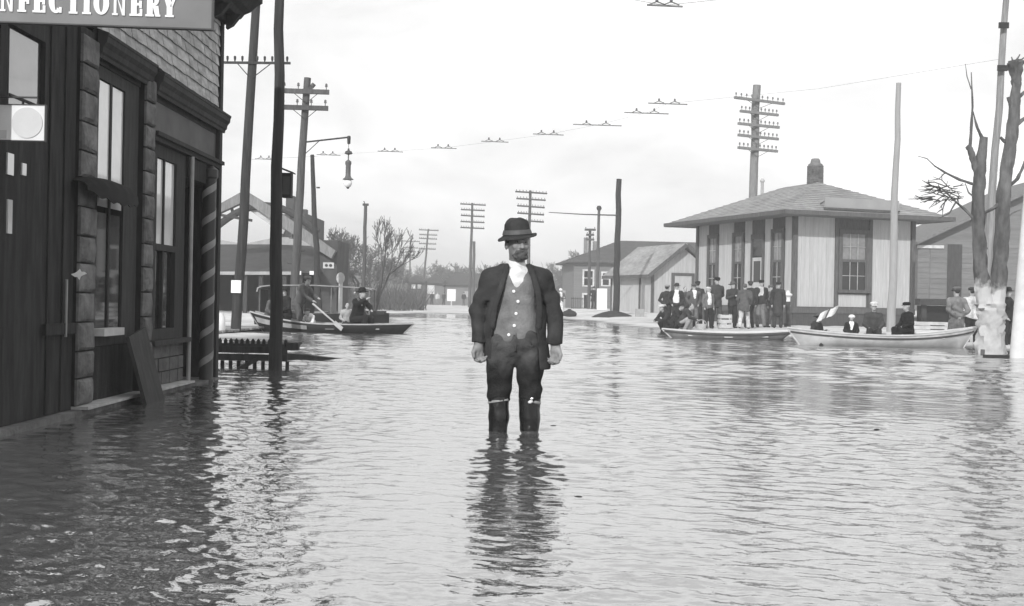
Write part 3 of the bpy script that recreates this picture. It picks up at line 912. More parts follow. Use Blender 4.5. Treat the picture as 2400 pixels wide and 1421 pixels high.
    hat = MB().add(vs, fs + [tuple(reversed(range(n))), tuple(range((len(prof) - 1) * n, len(prof) * n))]).build('hat', M("dark_felt", .042, rough=.95, var=.3, scale=14, bump=.2, bscale=120, spec=.1), o, smooth=True)
    MB().lathe([(.0935, .038), (.0965, .036), (.1045, .008), (.102, .004), (.095, .004)], n=30, m=H, sy=1.12).build('hat_band', M("hat_ribbon", .085, rough=.6, var=.15, scale=30), hat, smooth=True)
    return o
hero()
# ------------------------------------------------------------------ the confectionery store on the left: its street front lies along X = FX
FX = -3.26
def wood(name, v, **k):
    a = dict(rough=.85, var=.3, scale=3, bump=.35, bscale=30, stretch=(6, 6, 1), rnd=.12, spec=.2)
    a.update(k)
    return M(name, v, **a)
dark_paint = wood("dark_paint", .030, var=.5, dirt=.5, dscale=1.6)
trim_paint = wood("store_trim_paint", .042)
side_paint = wood("siding_paint", .48, stretch=(5, 1, 5), dirt=.25, dscale=.8, rnd=.10)
stone = M("rough_stone", .17, rough=.95, var=.35, scale=7, bump=.8, bscale=22, spec=.1, rnd=.14, dirt=.4, dscale=3)
glass_sky = M("window_glass_sky_white", .72, rough=.03, var=.10, scale=3, spec=.6, ior=2.3, dirt=.12, dscale=2)  # reflected sky painted in as a near-white base colour
glass_mirror = M("window_glass", .25, rough=.02, var=.15, scale=2, spec=.6, ior=2.6)  # base colour lifted to carry the sky reflection in the high window
glass_old = M("old_window_glass", .02, rough=.035, var=.2, scale=1.5, spec=.6, ior=1.5)
blind_m = M("white_window_blind", .80, rough=.9, var=.04, scale=6)
def store():
    T = thing('store_building', "dark shop building at the water's edge with pilasters, cornices and tall windows", 'shop', (FX, 9.5, 0))
    B = lambda b, n, m, p=T, s=False: b.build(n, m, p, smooth=s, world=True)
    Y0, Y1 = 7.15, 13.74
    # carcass: masonry core set back behind the front, floor under water to the eaves
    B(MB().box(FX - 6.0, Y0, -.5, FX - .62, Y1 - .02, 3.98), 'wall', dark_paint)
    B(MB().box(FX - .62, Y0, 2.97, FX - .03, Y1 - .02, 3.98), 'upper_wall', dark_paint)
    B(MB().box(FX - 6.1, Y0 - .1, 4.44, FX + .05, Y1 + .05, 4.50), 'roof', M("tar_roof", .06))
    # horizontal lap siding of the upper front, every board its own piece
    z = 2.99; n = 0
    bm_ = MB(); 
    rsh = random.Random(12)
    while z < 3.92:
        h = .112
        B(MB().prism([(0, 0), (.024, 0), (.008, h + .012), (0, h + .012)], 9.0 - Y0, lambda a, c, t, z=z: Vector((FX - .03 + a, Y0 + t, z + c))), 'siding_board', side_paint)
        y = 9.004 - (.08 if n % 2 else 0)
        while y < Y1 - .13:
            w_ = min(.155 + rsh.uniform(-.02, .02), Y1 - .122 - y); o = rsh.uniform(-.003, .006); dz = rsh.uniform(-.008, .003)
            y0_ = max(y, 9.004)
            if w_ > .03: B(MB().prism([(0, dz), (.028 + o, dz), (.010 + o * .3, h + .012), (0, h + .012)], y + w_ - y0_ - .005, lambda a, c, t, z=z, y0_=y0_: Vector((FX - .03 + a, y0_ + t, z + c))), 'wall_shingle', side_paint)
            y += w_
        z += h; n += 1
    # eaves cornice: bed mould, soffit, brackets, fascia
    B(MB().box(FX - .03, Y0, 3.93, FX + .055, Y1 + .02, 4.02), 'frieze', trim_paint)
    c = MB()
    c.prism([(0, 4.02), (.16, 4.02), (.20, 4.07), (.27, 4.10), (.33, 4.16), (.40, 4.20), (.40, 4.30), (.43, 4.33), (.43, 4.37), (0, 4.44)], Y1 + .14 - Y0, lambda a, q, t: Vector((FX + a, Y0 + t, q)))
    B(c, 'cornice', trim_paint)
    for k in range(17):
        y = Y0 + .1 + k * .53
        if y < Y1: B(MB().prism([(0, 3.86), (.07, 3.90), (.16, 4.018), (0, 4.018)], .09, lambda a, q, t, y=y: Vector((FX + .056 + a, y + t, q))), 'bracket', trim_paint)
    B(MB().box(FX - .10, Y1 - .12, -.4, FX + .012, Y1, 3.93), 'corner_board', trim_paint)
    # pilasters of rock-faced blocks
    rng = random.Random(4)
    def pilaster(ya, yb, ztop):
        z = .07; k = 0
        B(MB().box(FX - .60, ya + .015, -.5, FX - .002, yb - .015, ztop), 'pilaster', dark_paint)
        while z < ztop - .08:
            h = min(.215 + rng.uniform(-.015, .015), ztop - z)
            b = MB(); g = .007
            d = .036 + rng.uniform(-.004, .005)
            xa, xb = FX - .001, FX + d
            jy = lambda: rng.uniform(-.010, .010)
            o = [(ya + g, z + g), (yb - g, z + g), (yb - g, z + h - g), (ya + g, z + h - g)]
            m_ = [(ya + .03 + jy(), z + .03 + jy()), ((ya + yb) / 2 + jy(), z + .026 + jy()), (yb - .03 + jy(), z + .03 + jy()), (yb - .026 + jy(), z + h / 2 + jy()), (yb - .03 + jy(), z + h - .03 + jy()), ((ya + yb) / 2 + jy(), z + h - .026 + jy()), (ya + .03 + jy(), z + h - .03 + jy()), (ya + .026 + jy(), z + h / 2 + jy())]
            vs = [(xa, p, q) for p, q in o] + [(xb - .016, p, q) for p, q in o] + [(xb + rng.uniform(-.006, .003), p, q) for p, q in m_] + [(xb + .004 + rng.uniform(0, .006), (ya + yb) / 2 + jy(), z + h / 2 + jy())]
            fs = [(0, 1, 5, 4), (1, 2, 6, 5), (2, 3, 7, 6), (3, 0, 4, 7)]
            for i in range(4):
                a, c_ = 4 + i, 4 + (i + 1) % 4
                fs += [(a, 8 + 2 * i, 8 + 2 * i + 1), (a, 8 + 2 * i + 1, c_), (c_, 8 + 2 * i + 1, 8 + (2 * i + 2) % 8)]
            fs += [(8 + i, 8 + (i + 1) % 8, 16) for i in range(8)]
            B(b.add(vs, fs), 'stone_block', stone)
            z += h
    pilaster(9.25, 9.60, 2.93)
    pilaster(10.86, 11.14, 2.88)
    # foundation: plinth with a worn stone ledge a few centimetres above the flood
    B(MB().box(FX - .62, Y0, -.5, FX + .055, 12.40, .045), 'foundation', stone)
    y = 9.26
    while y < 12.35:
        l = min(rng.uniform(.5, .8), 12.38 - y)
        B(MB().box(FX - .3, y + .004, .047, FX + .10 + rng.uniform(-.01, .01), y + l - .004, .066 + rng.uniform(-.004, .004)), 'ledge_stone', M("ledge_stone", .42, rough=.9, var=.25, scale=8, bump=.5))
        y += l
    def cornice(ya, yb, z0, d):
        c = MB(); pr = [(0, 0), (.05, 0), (.06, .035), (.10, .05), (.12, .10), (.19, .14), (.20, .19), (.22, .20), (.22, .225), (0, .26)]
        c.prism([(a * d * .42, z0 + q * .85 + .03) for a, q in pr], yb - ya, lambda a, q, t: Vector((FX + .004 + a, ya + t, q)))
        B(c, 'window_cornice', trim_paint)
    cornice(9.62, 10.98, 2.73, .9)
    cornice(11.16, 13.80, 2.70, .95)
    # ---- far-left front: dark boarded shop front with a high window
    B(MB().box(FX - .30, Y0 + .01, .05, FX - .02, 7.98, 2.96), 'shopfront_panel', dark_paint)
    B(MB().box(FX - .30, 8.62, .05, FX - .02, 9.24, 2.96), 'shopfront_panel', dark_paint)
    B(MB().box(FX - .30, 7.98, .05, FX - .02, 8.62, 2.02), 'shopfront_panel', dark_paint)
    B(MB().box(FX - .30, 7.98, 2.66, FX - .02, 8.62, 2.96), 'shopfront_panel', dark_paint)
    w_ = B(MB().box(FX - .10, 7.985, 2.025, FX - .055, 8.615, 2.655), 'transom_window', trim_paint)
    B(MB().box(FX - .053, 8.07, 2.06, FX - .047, 8.56, 2.64), 'pane', glass_mirror, w_)
    B(MB().box(FX - .046, 8.07, 2.20, FX - .040, 8.56, 2.218), 'glazing_bar', trim_paint, w_)
    B(MB().box(FX - .0465, 8.30, 2.06, FX - .041, 8.315, 2.199), 'glazing_bar', trim_paint, w_)
    for ya, yb, za, zb in ((7.98, 8.08, 1.68, 1.82), (8.22, 8.29, 1.70, 1.78), (8.00, 8.07, 1.30, 1.52)):
        B(MB().box(FX - .019, ya, za, FX - .008, yb, zb), 'small_pane', glass_sky)  # small sky reflections painted as white panes on the dark front
    # boards and rails of that front
    for k in range(14):
        y = 7.25 + k * .29
        if y < 9.2 and not (7.9 < y < 8.64): B(MB().box(FX - .019, y, .06, FX - .006, y + .012, 2.9), 'batten', dark_paint)
    B(MB().box(FX - .019, 7.2, .62, FX + .012, 7.92, .70), 'rail', dark_paint); B(MB().box(FX - .019, 8.64, .62, FX + .012, 9.24, .70), 'rail', dark_paint)
    # ---- middle bay: tall window between the pilasters, reflected sky painted white on the upper panes, dark scalloped valance below it
    B(MB().box(FX - .60, 9.60, .05, FX - .20, 10.86, 2.968), 'bay_back', dark_paint)
    B(MB().box(FX - .19, 9.61, 2.735, FX - .03, 10.85, 2.966), 'fascia_board', trim_paint)
    fr = MB()
    for ya, yb, za, zb in ((9.62, 9.80, .5, 2.73), (10.46, 10.84, .5, 2.73), (9.80, 10.46, 2.63, 2.73), (9.80, 10.46, .50, .60)):
        fr.box(FX - .19, ya, za, FX - .04, yb, zb)
    win = B(fr, 'tall_window', trim_paint)
    for ya, yb in ((9.81, 10.10), (10.145, 10.45)):
        B(MB().box(FX - .060, ya, 1.62, FX - .055, yb, 2.62), 'pane', glass_sky, win)
        B(MB().box(FX - .060, ya, .61, FX - .055, yb, 1.57), 'pane', glass_old, win)
    B(MB().box(FX - .07, 10.10, .60, FX - .045, 10.145, 2.63), 'mullion', trim_paint, win)
    va = MB(); vs = []; n = 18; prof_ = [(-.04, .10), (.05, .095), (.12, .06), (.16, .0), (.165, -.10), (.155, -.10), (.15, .0), (.10, .05), (.04, .08), (-.04, .085)]
    for k in range(n + 1):
        u = k / n; y0 = 9.14 + 1.22 * u; hump = math.sin(math.pi * u) ** .6
        for a, q in prof_:
            vs.append((FX + .02 + a * (.55 + .45 * hump), y0, 1.72 + q * (.35 + .65 * hump) + .012 * math.sin(k * 1.9) * (a > .1)))
    m_ = len(prof_)
    fs = [(k * m_ + i, (k + 1) * m_ + i, (k + 1) * m_ + (i + 1) % m_, k * m_ + (i + 1) % m_) for k in range(n) for i in range(m_)]
    va.add(vs, fs + [tuple(range(m_)), tuple(range((n + 1) * m_ - 1, n * m_ - 1, -1))])
    B(va, 'awning', M("dark_awning_cloth", .012, rough=.95), T, True)
    B(MB().box(FX - .03, 9.70, .585, FX + .07, 10.2, .645), 'window_sill', M("pale_sill", .5, rough=.9, var=.2))
    B(MB().box(FX - .19, 9.62, .05, FX - .05, 10.84, .495), 'apron_panel', dark_paint)
    # ---- right bay: sign frieze over a sash window, coursed stone below
    B(MB().box(FX - .60, 11.14, .05, FX - .22, 12.40, 2.97), 'bay_back', dark_paint)
    B(MB().box(FX - .60, 12.402, 2.314, FX - .20, 13.60, 2.968), 'bay_back', dark_paint)
    B(MB().box(FX - .19, 11.15, 2.692, FX - .03, 13.60, 2.966), 'fascia_board', trim_paint)
    B(MB().box(FX - .61, 13.622, -.4, FX - .102, 13.738, 2.968), 'return_wall', dark_paint)
    B(MB().box(FX - .19, 11.15, 2.40, FX - .035, 13.62, 2.69), 'frieze_panel', M("frieze_board", .10, rough=.7, var=.3, scale=2, dirt=.3))
    for za, zb, d in ((2.36, 2.40, .05), (2.315, 2.36, .02)):
        B(MB().box(FX - .19, 11.15, za, FX + d, 13.70, zb - .002), 'frieze_moulding', trim_paint)
    fr = MB()
    for ya, yb, za, zb in ((11.16, 11.40, .5, 2.31), (12.06, 12.38, .5, 2.31), (11.40, 12.06, 2.19, 2.31), (11.40, 12.06, .50, .60), (11.40, 12.06, 1.33, 1.39)):
        fr.box(FX - .20, ya, za, FX - .03, yb, zb)
    win = B(fr, 'sash_window', trim_paint)
    for ya, yb in ((11.41, 11.66), (11.70, 12.05)):
        B(MB().box(FX - .060, ya, 1.395, FX - .055, yb, 2.185), 'pane', glass_sky, win)
        B(MB().box(FX - .075, ya, .605, FX - .07, yb, 1.325), 'pane', glass_old, win)
    B(MB().box(FX - .07, 11.66, .60, FX - .04, 11.70, 2.19), 'mullion', trim_paint, win)
    B(MB().box(FX - .2, 11.15, .455, FX + .05, 12.42, .498), 'window_sill', trim_paint)
    z = .068
    for row in range(3):
        y = 11.15
        h = .126
        while y < 12.38:
            l = min(rng.uniform(.26, .40) if (row or y > 11.2) else .2, 12.39 - y)
            if 12.39 - y - l < .12: l = 12.39 - y
            B(MB().box(FX - .2, y + .006, z + .004, FX - .03 + rng.uniform(-.006, .012), y + l - .006, z + h - .004), 'stone_block', M("dark_stone", .10, rough=.95, var=.35, scale=7, bump=.7, rnd=.2))
            y += l
        z += h + .002
    # ---- entrance recess: dark door, transom
    B(MB().box(FX - .62, 12.42, 2.10, FX - .01, 13.60, 2.312), 'lintel', dark_paint)
    d = B(MB().box(FX - .60, 12.60, .10, FX - .55, 13.40, 2.08), 'door', dark_paint)
    B(MB().box(FX - .548, 12.72, .95, FX - .542, 13.28, 1.95), 'pane', glass_old, d)
    B(MB().lathe([(0, -.03), (.02, -.03), (.028, -.01), (.02, .01), (0, .012)], c=(FX - .52, 12.68, 1.0), n=10), 'knob', M("brass_knob", .4, rough=.3, metal=.8), d, True)
    B(MB().box(FX - .62, 12.42, -.4, FX + .05, 13.62, .02), 'step', stone)
    B(MB().tube([(FX + .02, 12.44, -.4), (FX + .02, 12.44, 2.31)], .022, 8), 'post', M("iron_post", .30, rough=.5, var=.2), T, True)
store()
# barber pole at the corner: dark post wound by a pale raised band
def barber_pole():
    T = thing('barber_pole', "tall dark barber pole with pale spiral bands at the shop corner", 'barber pole', (FX + .005, 13.22, -.30))
    MB().lathe([(.085, 0), (.085, .30), (.072, .33), (.072, 2.46), (.09, 2.48), (.09, 2.56), (.04, 2.60), (0, 2.605)], n=20).build('shaft', M("barber_dark", .03, rough=.4, var=.2), T, smooth=True)
    for ph in (0,):
        vs, fs = [], []
        n = 150
        for i in range(n + 1):
            z = .40 + 2.0 * i / n
            for dz in (-.040, .040):
                a = 2 * math.pi * (z / .30) + ph
                vs.append((.0755 * math.cos(a), .0755 * math.sin(a), z + dz))
        for i in range(n):
            fs.append((2 * i, 2 * i + 2, 2 * i + 3, 2 * i + 1))
        MB().add(vs, fs).build('spiral_band', M("barber_white", .26, rough=.5, var=.3, scale=5), T, smooth=True, fix=False)
barber_pole()
# ------------------------------------------------------------------ lettered board hung over the walk, square to the street
def letter(ch, x0, w_, h, st, put):
    """one sign-painter's letter of heavy stems, thin bars and small serifs; put(a, b) -> point, thickness towards the street"""
    mb = MB(); D = .006
    def bar(a0, b0, a1, b1): mb.prism([(a0, b0), (a1, b0), (a1, b1), (a0, b1)], D, put)
    def para(pts): mb.prism(pts, D, put)
    def arc(cx, cy, rx, ry, t0, t1, wv, wh, n=18):
        for i in range(n):
            a, b_ = t0 + (t1 - t0) * i / n, t0 + (t1 - t0) * (i + 1) / n
            q = []
            for t in (a, b_):
                q.append((cx + rx * math.cos(t), cy + ry * math.sin(t)))
            for t in (b_, a):
                q.append((cx + (rx - wv) * math.cos(t), cy + (ry - wh) * math.sin(t)))
            para([q[0], q[1], q[2], q[3]] if t1 > t0 else q[::-1])
    th = st * .46; s = st * .26
    def stem(a): bar(a, th * .8, a + st, h - th * .8); bar(a - s, 0, a + st + s, th * .8); bar(a - s, h - th * .8, a + st + s, h)
    x = x0
    if ch == 'I': stem(x + w_ / 2 - st / 2)
    elif ch == 'T':
        a = x + w_ / 2 - st / 2; bar(a, th * .8, a + st, h - th); bar(a - s, 0, a + st + s, th * .8); bar(x, h - th, x + w_, h); bar(x, h - th * 2.6, x + th, h - th); bar(x + w_ - th, h - th * 2.6, x + w_, h - th)
    elif ch in 'EF':
        stem(x + s); e = x + s + st
        bar(e + s, h - th, x + w_, h); bar(x + w_ - th, h - th * 2.8, x + w_, h - th)
        bar(e, h * .5 - th / 2, x + w_ * .75, h * .5 + th / 2); bar(x + w_ * .75, h * .5 - th * 1.4, x + w_ * .75 + th, h * .5 + th * 1.4)
        if ch == 'E': bar(e + s, 0, x + w_, th); bar(x + w_ - th, th, x + w_, th * 2.8)
    elif ch == 'N':
        bar(x + s, th * .8, x + s + th, h); bar(x, 0, x + th + 2 * s, th * .8); bar(x + w_ - th - s, 0, x + w_ - s, h - th * .8); bar(x + w_ - th - 2 * s, h - th * .8, x + w_, h)
        para([(x + w_ - s - th - .001, 0), (x + w_ - s - th - .001, h * .04 + st * .9), (x + s + th * .5, h), (x, h), (x + s + th - .001, h - st * .6)])
    elif ch in 'OC':
        rx, ry = w_ / 2, h / 2
        if ch == 'O': arc(x + rx, ry, rx, ry, 0, 2 * math.pi, st, th, 28)
        else:
            arc(x + rx, ry, rx, ry, .75, 2 * math.pi - .75, st, th, 24); bar(x + w_ - th * 1.6, h * .62, x + w_ - th * .6, h * .98); bar(x + w_ - th * 1.6, h * .02, x + w_ - th * .6, h * .26)
    elif ch == 'R':
        stem(x + s); e = x + s + st
        bar(e + s, h - th, x + w_ * .6, h); bar(e, h * .46, x + w_ * .6, h * .46 + th)
        arc(x + w_ * .6, h * .73, w_ * .36, h * .27, -math.pi / 2, math.pi / 2, st * .8, th, 12)
        para([(x + w_ * .5, h * .46), (x + w_ - st * .7, 0), (x + w_ + s * .6, 0), (x + w_ + s * .6, th * .8), (x + w_ - .0, th * .8), (x + w_ * .5 + st, h * .46)])
    elif ch == 'Y':
        a = x + w_ / 2 - st / 2; bar(a, th * .8, a + st, h * .44); bar(a - s, 0, a + st + s, th * .8)
        para([(a, h * .44), (a + st, h * .44), (x + st * 1.15, h - th * .8), (x + st * .1, h - th * .8)]); bar(x - s, h - th * .8, x + st * 1.3 + s, h)
        para([(a + st * .45, h * .44), (a + st, h * .44), (x + w_, h - th * .8), (x + w_ - th, h - th * .8)]); bar(x + w_ - th - s, h - th * .8, x + w_ + s, h)
    return mb
def hanging_sign():
    A = P(496, 68, 7.27); Bp = P(496, -2, 7.27)
    zb, zt = A.z, Bp.z
    p1 = Vector((A.x, 7.27, 0)); p0 = Vector((FX + .01, 7.16, 0))
    d = (p1 - p0); Ls = d.length; d.normalize(); nrm = Vector((d.y, -d.x, 0))
    T = thing('shop_sign', "long grey projecting board lettered CONFECTIONERY in white above the walk", 'sign', (FX, 7.2, zb))
    put0 = lambda a, b, t: p0 + d * a + Vector((0, 0, zb + b)) - nrm * t
    MB().prism([(0, 0), (Ls, 0), (Ls, zt - zb), (0, zt - zb)], .03, put0).build('board', M("sign_grey_paint", .20, rough=.7, var=.12, scale=3, dirt=.2), T, world=True)
    b = MB(); e = .007; hh = zt - zb
    for a0, b0, a1, b1 in ((0, -.008, Ls + .008, 0), (Ls, 0, Ls + .008, hh), (0, hh, Ls + .008, hh + .008)):
        b.prism([(a0, b0), (a1, b0), (a1, b1), (a0, b1)], .045, lambda a, q, t: p0 + d * a + Vector((0, 0, zb + q)) - nrm * (t - .008))
    b.build('rim', M("sign_rim", .06, rough=.6), T, world=True)
    white = M("sign_white_paint", .82, rough=.55, var=.06, scale=9, dirt=.12, dscale=14)
    txt = "CONFECTIONERY"
    wd = {'C': .083, 'O': .090, 'N': .081, 'F': .068, 'E': .073, 'T': .077, 'I': .040, 'R': .081, 'Y': .079}
    gap = .0180; h = .137
    tot = sum(wd[c] for c in txt) + gap * (len(txt) - 1)
    end = Ls - .203
    x = end - tot
    for c in txt:
        put = lambda a, q, t: p0 + d * a + Vector((0, 0, zb + .058 + q)) + nrm * (.0065 - t)
        letter(c, x, wd[c], h, .033, put).build('letter', white, T, world=True)
        x += wd[c] + gap
    bt = MB()
    for a in (.25, Ls - .2):
        q = p0 + d * a + Vector((0, 0, zt + .006)); bt.tube([q, Vector((FX, q.y + .25, 3.6))], .008, 6)
    bt.build('hanger_rod', M("iron_rod", .05, rough=.5), T, world=True, smooth=True)
hanging_sign()
def round_mark_sign():
    Y = 7.62
    a, b = P(104, 330, Y), P(104, 248, Y)
    x1 = a.x; z0, z1 = a.z, b.z
    T = thing('bracket_sign', "small white bracket sign with a pale disc, beside the dark shop front", 'sign', (FX, Y, z0))
    MB().box(FX - .008, Y, z0, x1, Y + .02, z1).build('board', M("enamel_white", .72, rough=.3, var=.06, scale=6), T, world=True)
    fr = MB()
    for x0_, x1_, za, zb in ((FX, x1 + .006, z0 - .006, z0), (FX, x1 + .006, z1, z1 + .006), (x1, x1 + .006, z0, z1)):
        fr.box(x0_, Y - .004, za, x1_, Y + .024, zb)
    fr.build('frame', M("sign_rim", .06), T, world=True)
    r = (z1 - z0) * .44
    cx = x1 - r - .012; cz = (z0 + z1) / 2
    MB().lathe([(0, .0), (r, .0), (r, .004), (0, .004)], n=32, m=Matrix.Translation((cx, Y - .001, cz)) @ Matrix.Rotation(R(90), 4, 'X')).build('disc', M("enamel_cream", .58, rough=.3, var=.06, scale=8), T, world=True)
    MB().box(FX, Y - .004, z0 + .01, cx - r - .03, Y - .001, z0 + .06).build('corner_mark', M("enamel_cream", .58), T, world=True)
    MB().tube([(FX, Y + .01, z1 + .05), (x1 - .05, Y + .01, z1 + .05), (x1 - .05, Y + .01, z1)], .006, 6).build('bracket', M("iron_rod", .05), T, world=True, smooth=True)
round_mark_sign()
def paper_scrap():
    c = P(177, 643, 9.05)
    x = FX + .03
    s = MB(); pts = [(.002, .040), (.016, .018), (.034, .020), (.056, .006), (.030, -.006), (.014, -.016), (.006, -.042), (-.012, -.020), (-.030, -.020), (-.060, -.001), (-.030, .010), (-.014, .022)]
    s.prism(pts, .004, lambda a, b, t: Vector((x + .06 + a, c.y + t + .2 * b, c.z + b)))
    tag(s.build('paper_scrap', M("white_paper", .88, rough=.8, var=.05)), "ragged white paper rosette stuck to the dark shop front", 'paper')
    tag(MB().tube([(FX + .012, 9.02, .60), (FX + .012, 9.02, 1.02)], .010, 6).build('drain_pipe', M("iron_post", .30)), "short thin pale pipe below the white paper rosette", 'pipe')
paper_scrap()
# dark cellar board leaning against the front
lb = MB().beam((FX + .26, 10.55, -.12), (FX + .09, 10.45, .60), .52, .03, up=(1, 0, .2))
tag(lb.build('leaning_board', wood("weathered_dark_wood", .055)), "dark board leaning on the shop front under the curved awning", 'board')
# ------------------------------------------------------------------ depot, sheds and houses on the right
board_white = wood("depot_white_paint", .47, stretch=(9, 9, .7), rnd=.022, var=.10, dirt=.16, dscale=.7, bump=.25)
trim_dark = wood("depot_trim", .10, rnd=.08)
shingle = M("weathered_shingles", .30, rough=.95, var=.3, scale=3, bump=.6, bscale=14, stretch=(1, 1, 3), dirt=.3, dscale=.6)
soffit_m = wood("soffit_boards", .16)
def boards(T, p0, dx, dy, length, z0, z1, mat, pitch=.19, name='wall_board', thick=.022):
    """vertical boards nailed side by side along a wall line, each its own piece, with shadow gaps between"""
    n = max(1, round(length / pitch)); w_ = length / n
    nx, ny = dy, -dx
    me = None
    for i in range(n):
        t = thick * (1.0 if i % 2 else .82)
        if me is None or True:
            b = MB(); a0, a1 = i * w_ + .0025, (i + 1) * w_ - .0025
            q = [(p0[0] + dx * a + nx * o, p0[1] + dy * a + ny * o) for a, o in ((a0, 0), (a1, 0), (a1, t), (a0, t))]
            b.add([(x, y, z) for z in (z0, z1) for x, y in q], [(0, 3, 2, 1), (4, 5, 6, 7), (0, 1, 5, 4), (1, 2, 6, 5), (2, 3, 7, 6), (3, 0, 4, 7)])
        b.build(name, mat, T)
def window(T, p0, dx, dy, w_, z0, z1, rows_low, cols, mt, upper_pale=False, glass=None, rows_up=2):
    """double-hung window set on a wall line: casing (a part), sashes with bars and panes below it"""
    nx, ny = dy, -dx
    def bx(a0, a1, za, zb, o0, o1):
        q = [(p0[0] + dx * a + nx * o, p0[1] + dy * a + ny * o) for a, o in ((a0, o0), (a1, o0), (a1, o1), (a0, o1))]
        return [(x, y, z) for z in (za, zb) for x, y in q], [(0, 3, 2, 1), (4, 5, 6, 7), (0, 1, 5, 4), (1, 2, 6, 5), (2, 3, 7, 6), (3, 0, 4, 7)]
    c = .13
    f = MB()
    f.add(*bx(0, c, z0, z1, 0, .07)); f.add(*bx(w_ - c, w_, z0, z1, 0, .07)); f.add(*bx(c, w_ - c, z1 - c, z1, 0, .07)); f.add(*bx(-.05, w_ + .05, z0 - .08, z0, 0, .14))
    W = f.build('window', mt, T)
    zm = z0 + (z1 - c - z0) * .52
    s = MB(); e = .05
    for za, zb in ((z0 + .002, zm), (zm + .002, z1 - c - .002)):
        s.add(*bx(c, c + e, za, zb, .01, .05)); s.add(*bx(w_ - c - e, w_ - c, za, zb, .01, .05)); s.add(*bx(c + e, w_ - c - e, za, za + e, .01, .05)); s.add(*bx(c + e, w_ - c - e, zb - e, zb, .01, .05))
    s.build('sash', mt, W)
    b = MB(); a0, a1 = c + e, w_ - c - e
    bm = MB()
    for (za, zb, rows) in ((z0 + e, zm - e, rows_low), (zm + e, z1 - c - e, rows_up)):
        for i in range(1, cols):
            a = a0 + (a1 - a0) * i / cols; bm.add(*bx(a - .014, a + .014, za, zb, .018, .042))
        for j in range(1, rows):
            z = za + (zb - za) * j / rows; bm.add(*bx(a0, a1, z - .012, z + .012, .016, .0445))
    if bm.v: bm.build('glazing_bar', M("pale_bar", .35, rough=.7), W)
    g = MB().add(*bx(a0, a1, z0 + e, zm - e, .002, .008)); g.build('pane', glass or glass_old, W)
    g = MB().add(*bx(a0, a1, zm + e, z1 - c - e, .003, .009)); g.build('pane', M("pale_blind_glass", .20, rough=.12, var=.3, scale=3) if upper_pale else (glass or glass_old), W)
    return W
def hip_roof(T, x0, y0, x1, y1, ze, rise, over, mat, smat, thick=.10, name='roof'):
    """hipped roof over the rectangle; the ridge runs along the longer side"""
    X0, Y0, X1, Y1 = x0 - over, y0 - over, x1 + over, y1 + over
    w_, d_ = X1 - X0, Y1 - Y0
    h = min(w_, d_) / 2
    if d_ > w_: r = [((X0 + X1) / 2, Y0 + h), ((X0 + X1) / 2, Y1 - h)]
    else: r = [(X0 + h, (Y0 + Y1) / 2), (X1 - h, (Y0 + Y1) / 2)]
    zt = ze + thick
    vs = [(X0, Y0, zt), (X1, Y0, zt), (X1, Y1, zt), (X0, Y1, zt), (r[0][0], r[0][1], zt + rise), (r[1][0], r[1][1], zt + rise)]
    fs = [(0, 1, 4), (1, 2, 5, 4), (2, 3, 5), (3, 0, 4, 5)] if d_ > w_ else [(0, 1, 5, 4), (1, 2, 5), (2, 3, 4, 5), (3, 0, 4)]
    MB().add(vs + [(X0, Y0, ze + .02), (X1, Y0, ze + .02), (X1, Y1, ze + .02), (X0, Y1, ze + .02)], fs + [(0, 6, 7, 1), (1, 7, 8, 2), (2, 8, 9, 3), (3, 9, 6, 0), (6, 9, 8, 7)]).build(name, mat, T)
    # courses: a thin raised lip for each row of shingles on the two sides in view
    lips = MB()
    def course(a, b, ra, rb, n):
        a, b, ra, rb = Vector(a), Vector(b), Vector(ra), Vector(rb)
        nn = (b - a).cross(ra - a).normalized()
        if nn.z < 0: nn = -nn
        for i in range(1, n):
            t = i / n
            p, q = a.lerp(ra, t), b.lerp(rb, t); p2, q2 = a.lerp(ra, min(1, t + .6 / n)), b.lerp(rb, min(1, t + .6 / n))
            lips.add([p + nn * .022, q + nn * .022, q2 + nn * .002, p2 + nn * .002, p, q], [(0, 1, 2, 3), (4, 5, 1, 0)])
    if d_ > w_:
        course(vs[0], vs[1], vs[4], vs[4], 16); course(vs[3], vs[0], vs[5], vs[4], 16)
    else:
        course(vs[0], vs[1], vs[4], vs[5], 16); course(vs[3], vs[0], vs[4], vs[4], 16)
    lips.build('shingle_course', mat, T, fix=False)
    f = MB(); e = .04
    for a, b in (((X0, Y0), (X1, Y0)), ((X1, Y0), (X1, Y1)), ((X1, Y1), (X0, Y1)), ((X0, Y1), (X0, Y0))):
        a, b = Vector((*a, ze + .045)), Vector((*b, ze + .045)); d = (b - a).normalized(); o = Vector((d.y, -d.x, 0)) * .022
        f.beam(a + o - d * .02, b + o + d * .02, .04, .17)
    f.build('fascia', trim_dark, T)
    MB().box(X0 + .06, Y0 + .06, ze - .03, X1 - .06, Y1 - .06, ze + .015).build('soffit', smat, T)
    return r, zt + rise
AZ = R(19)
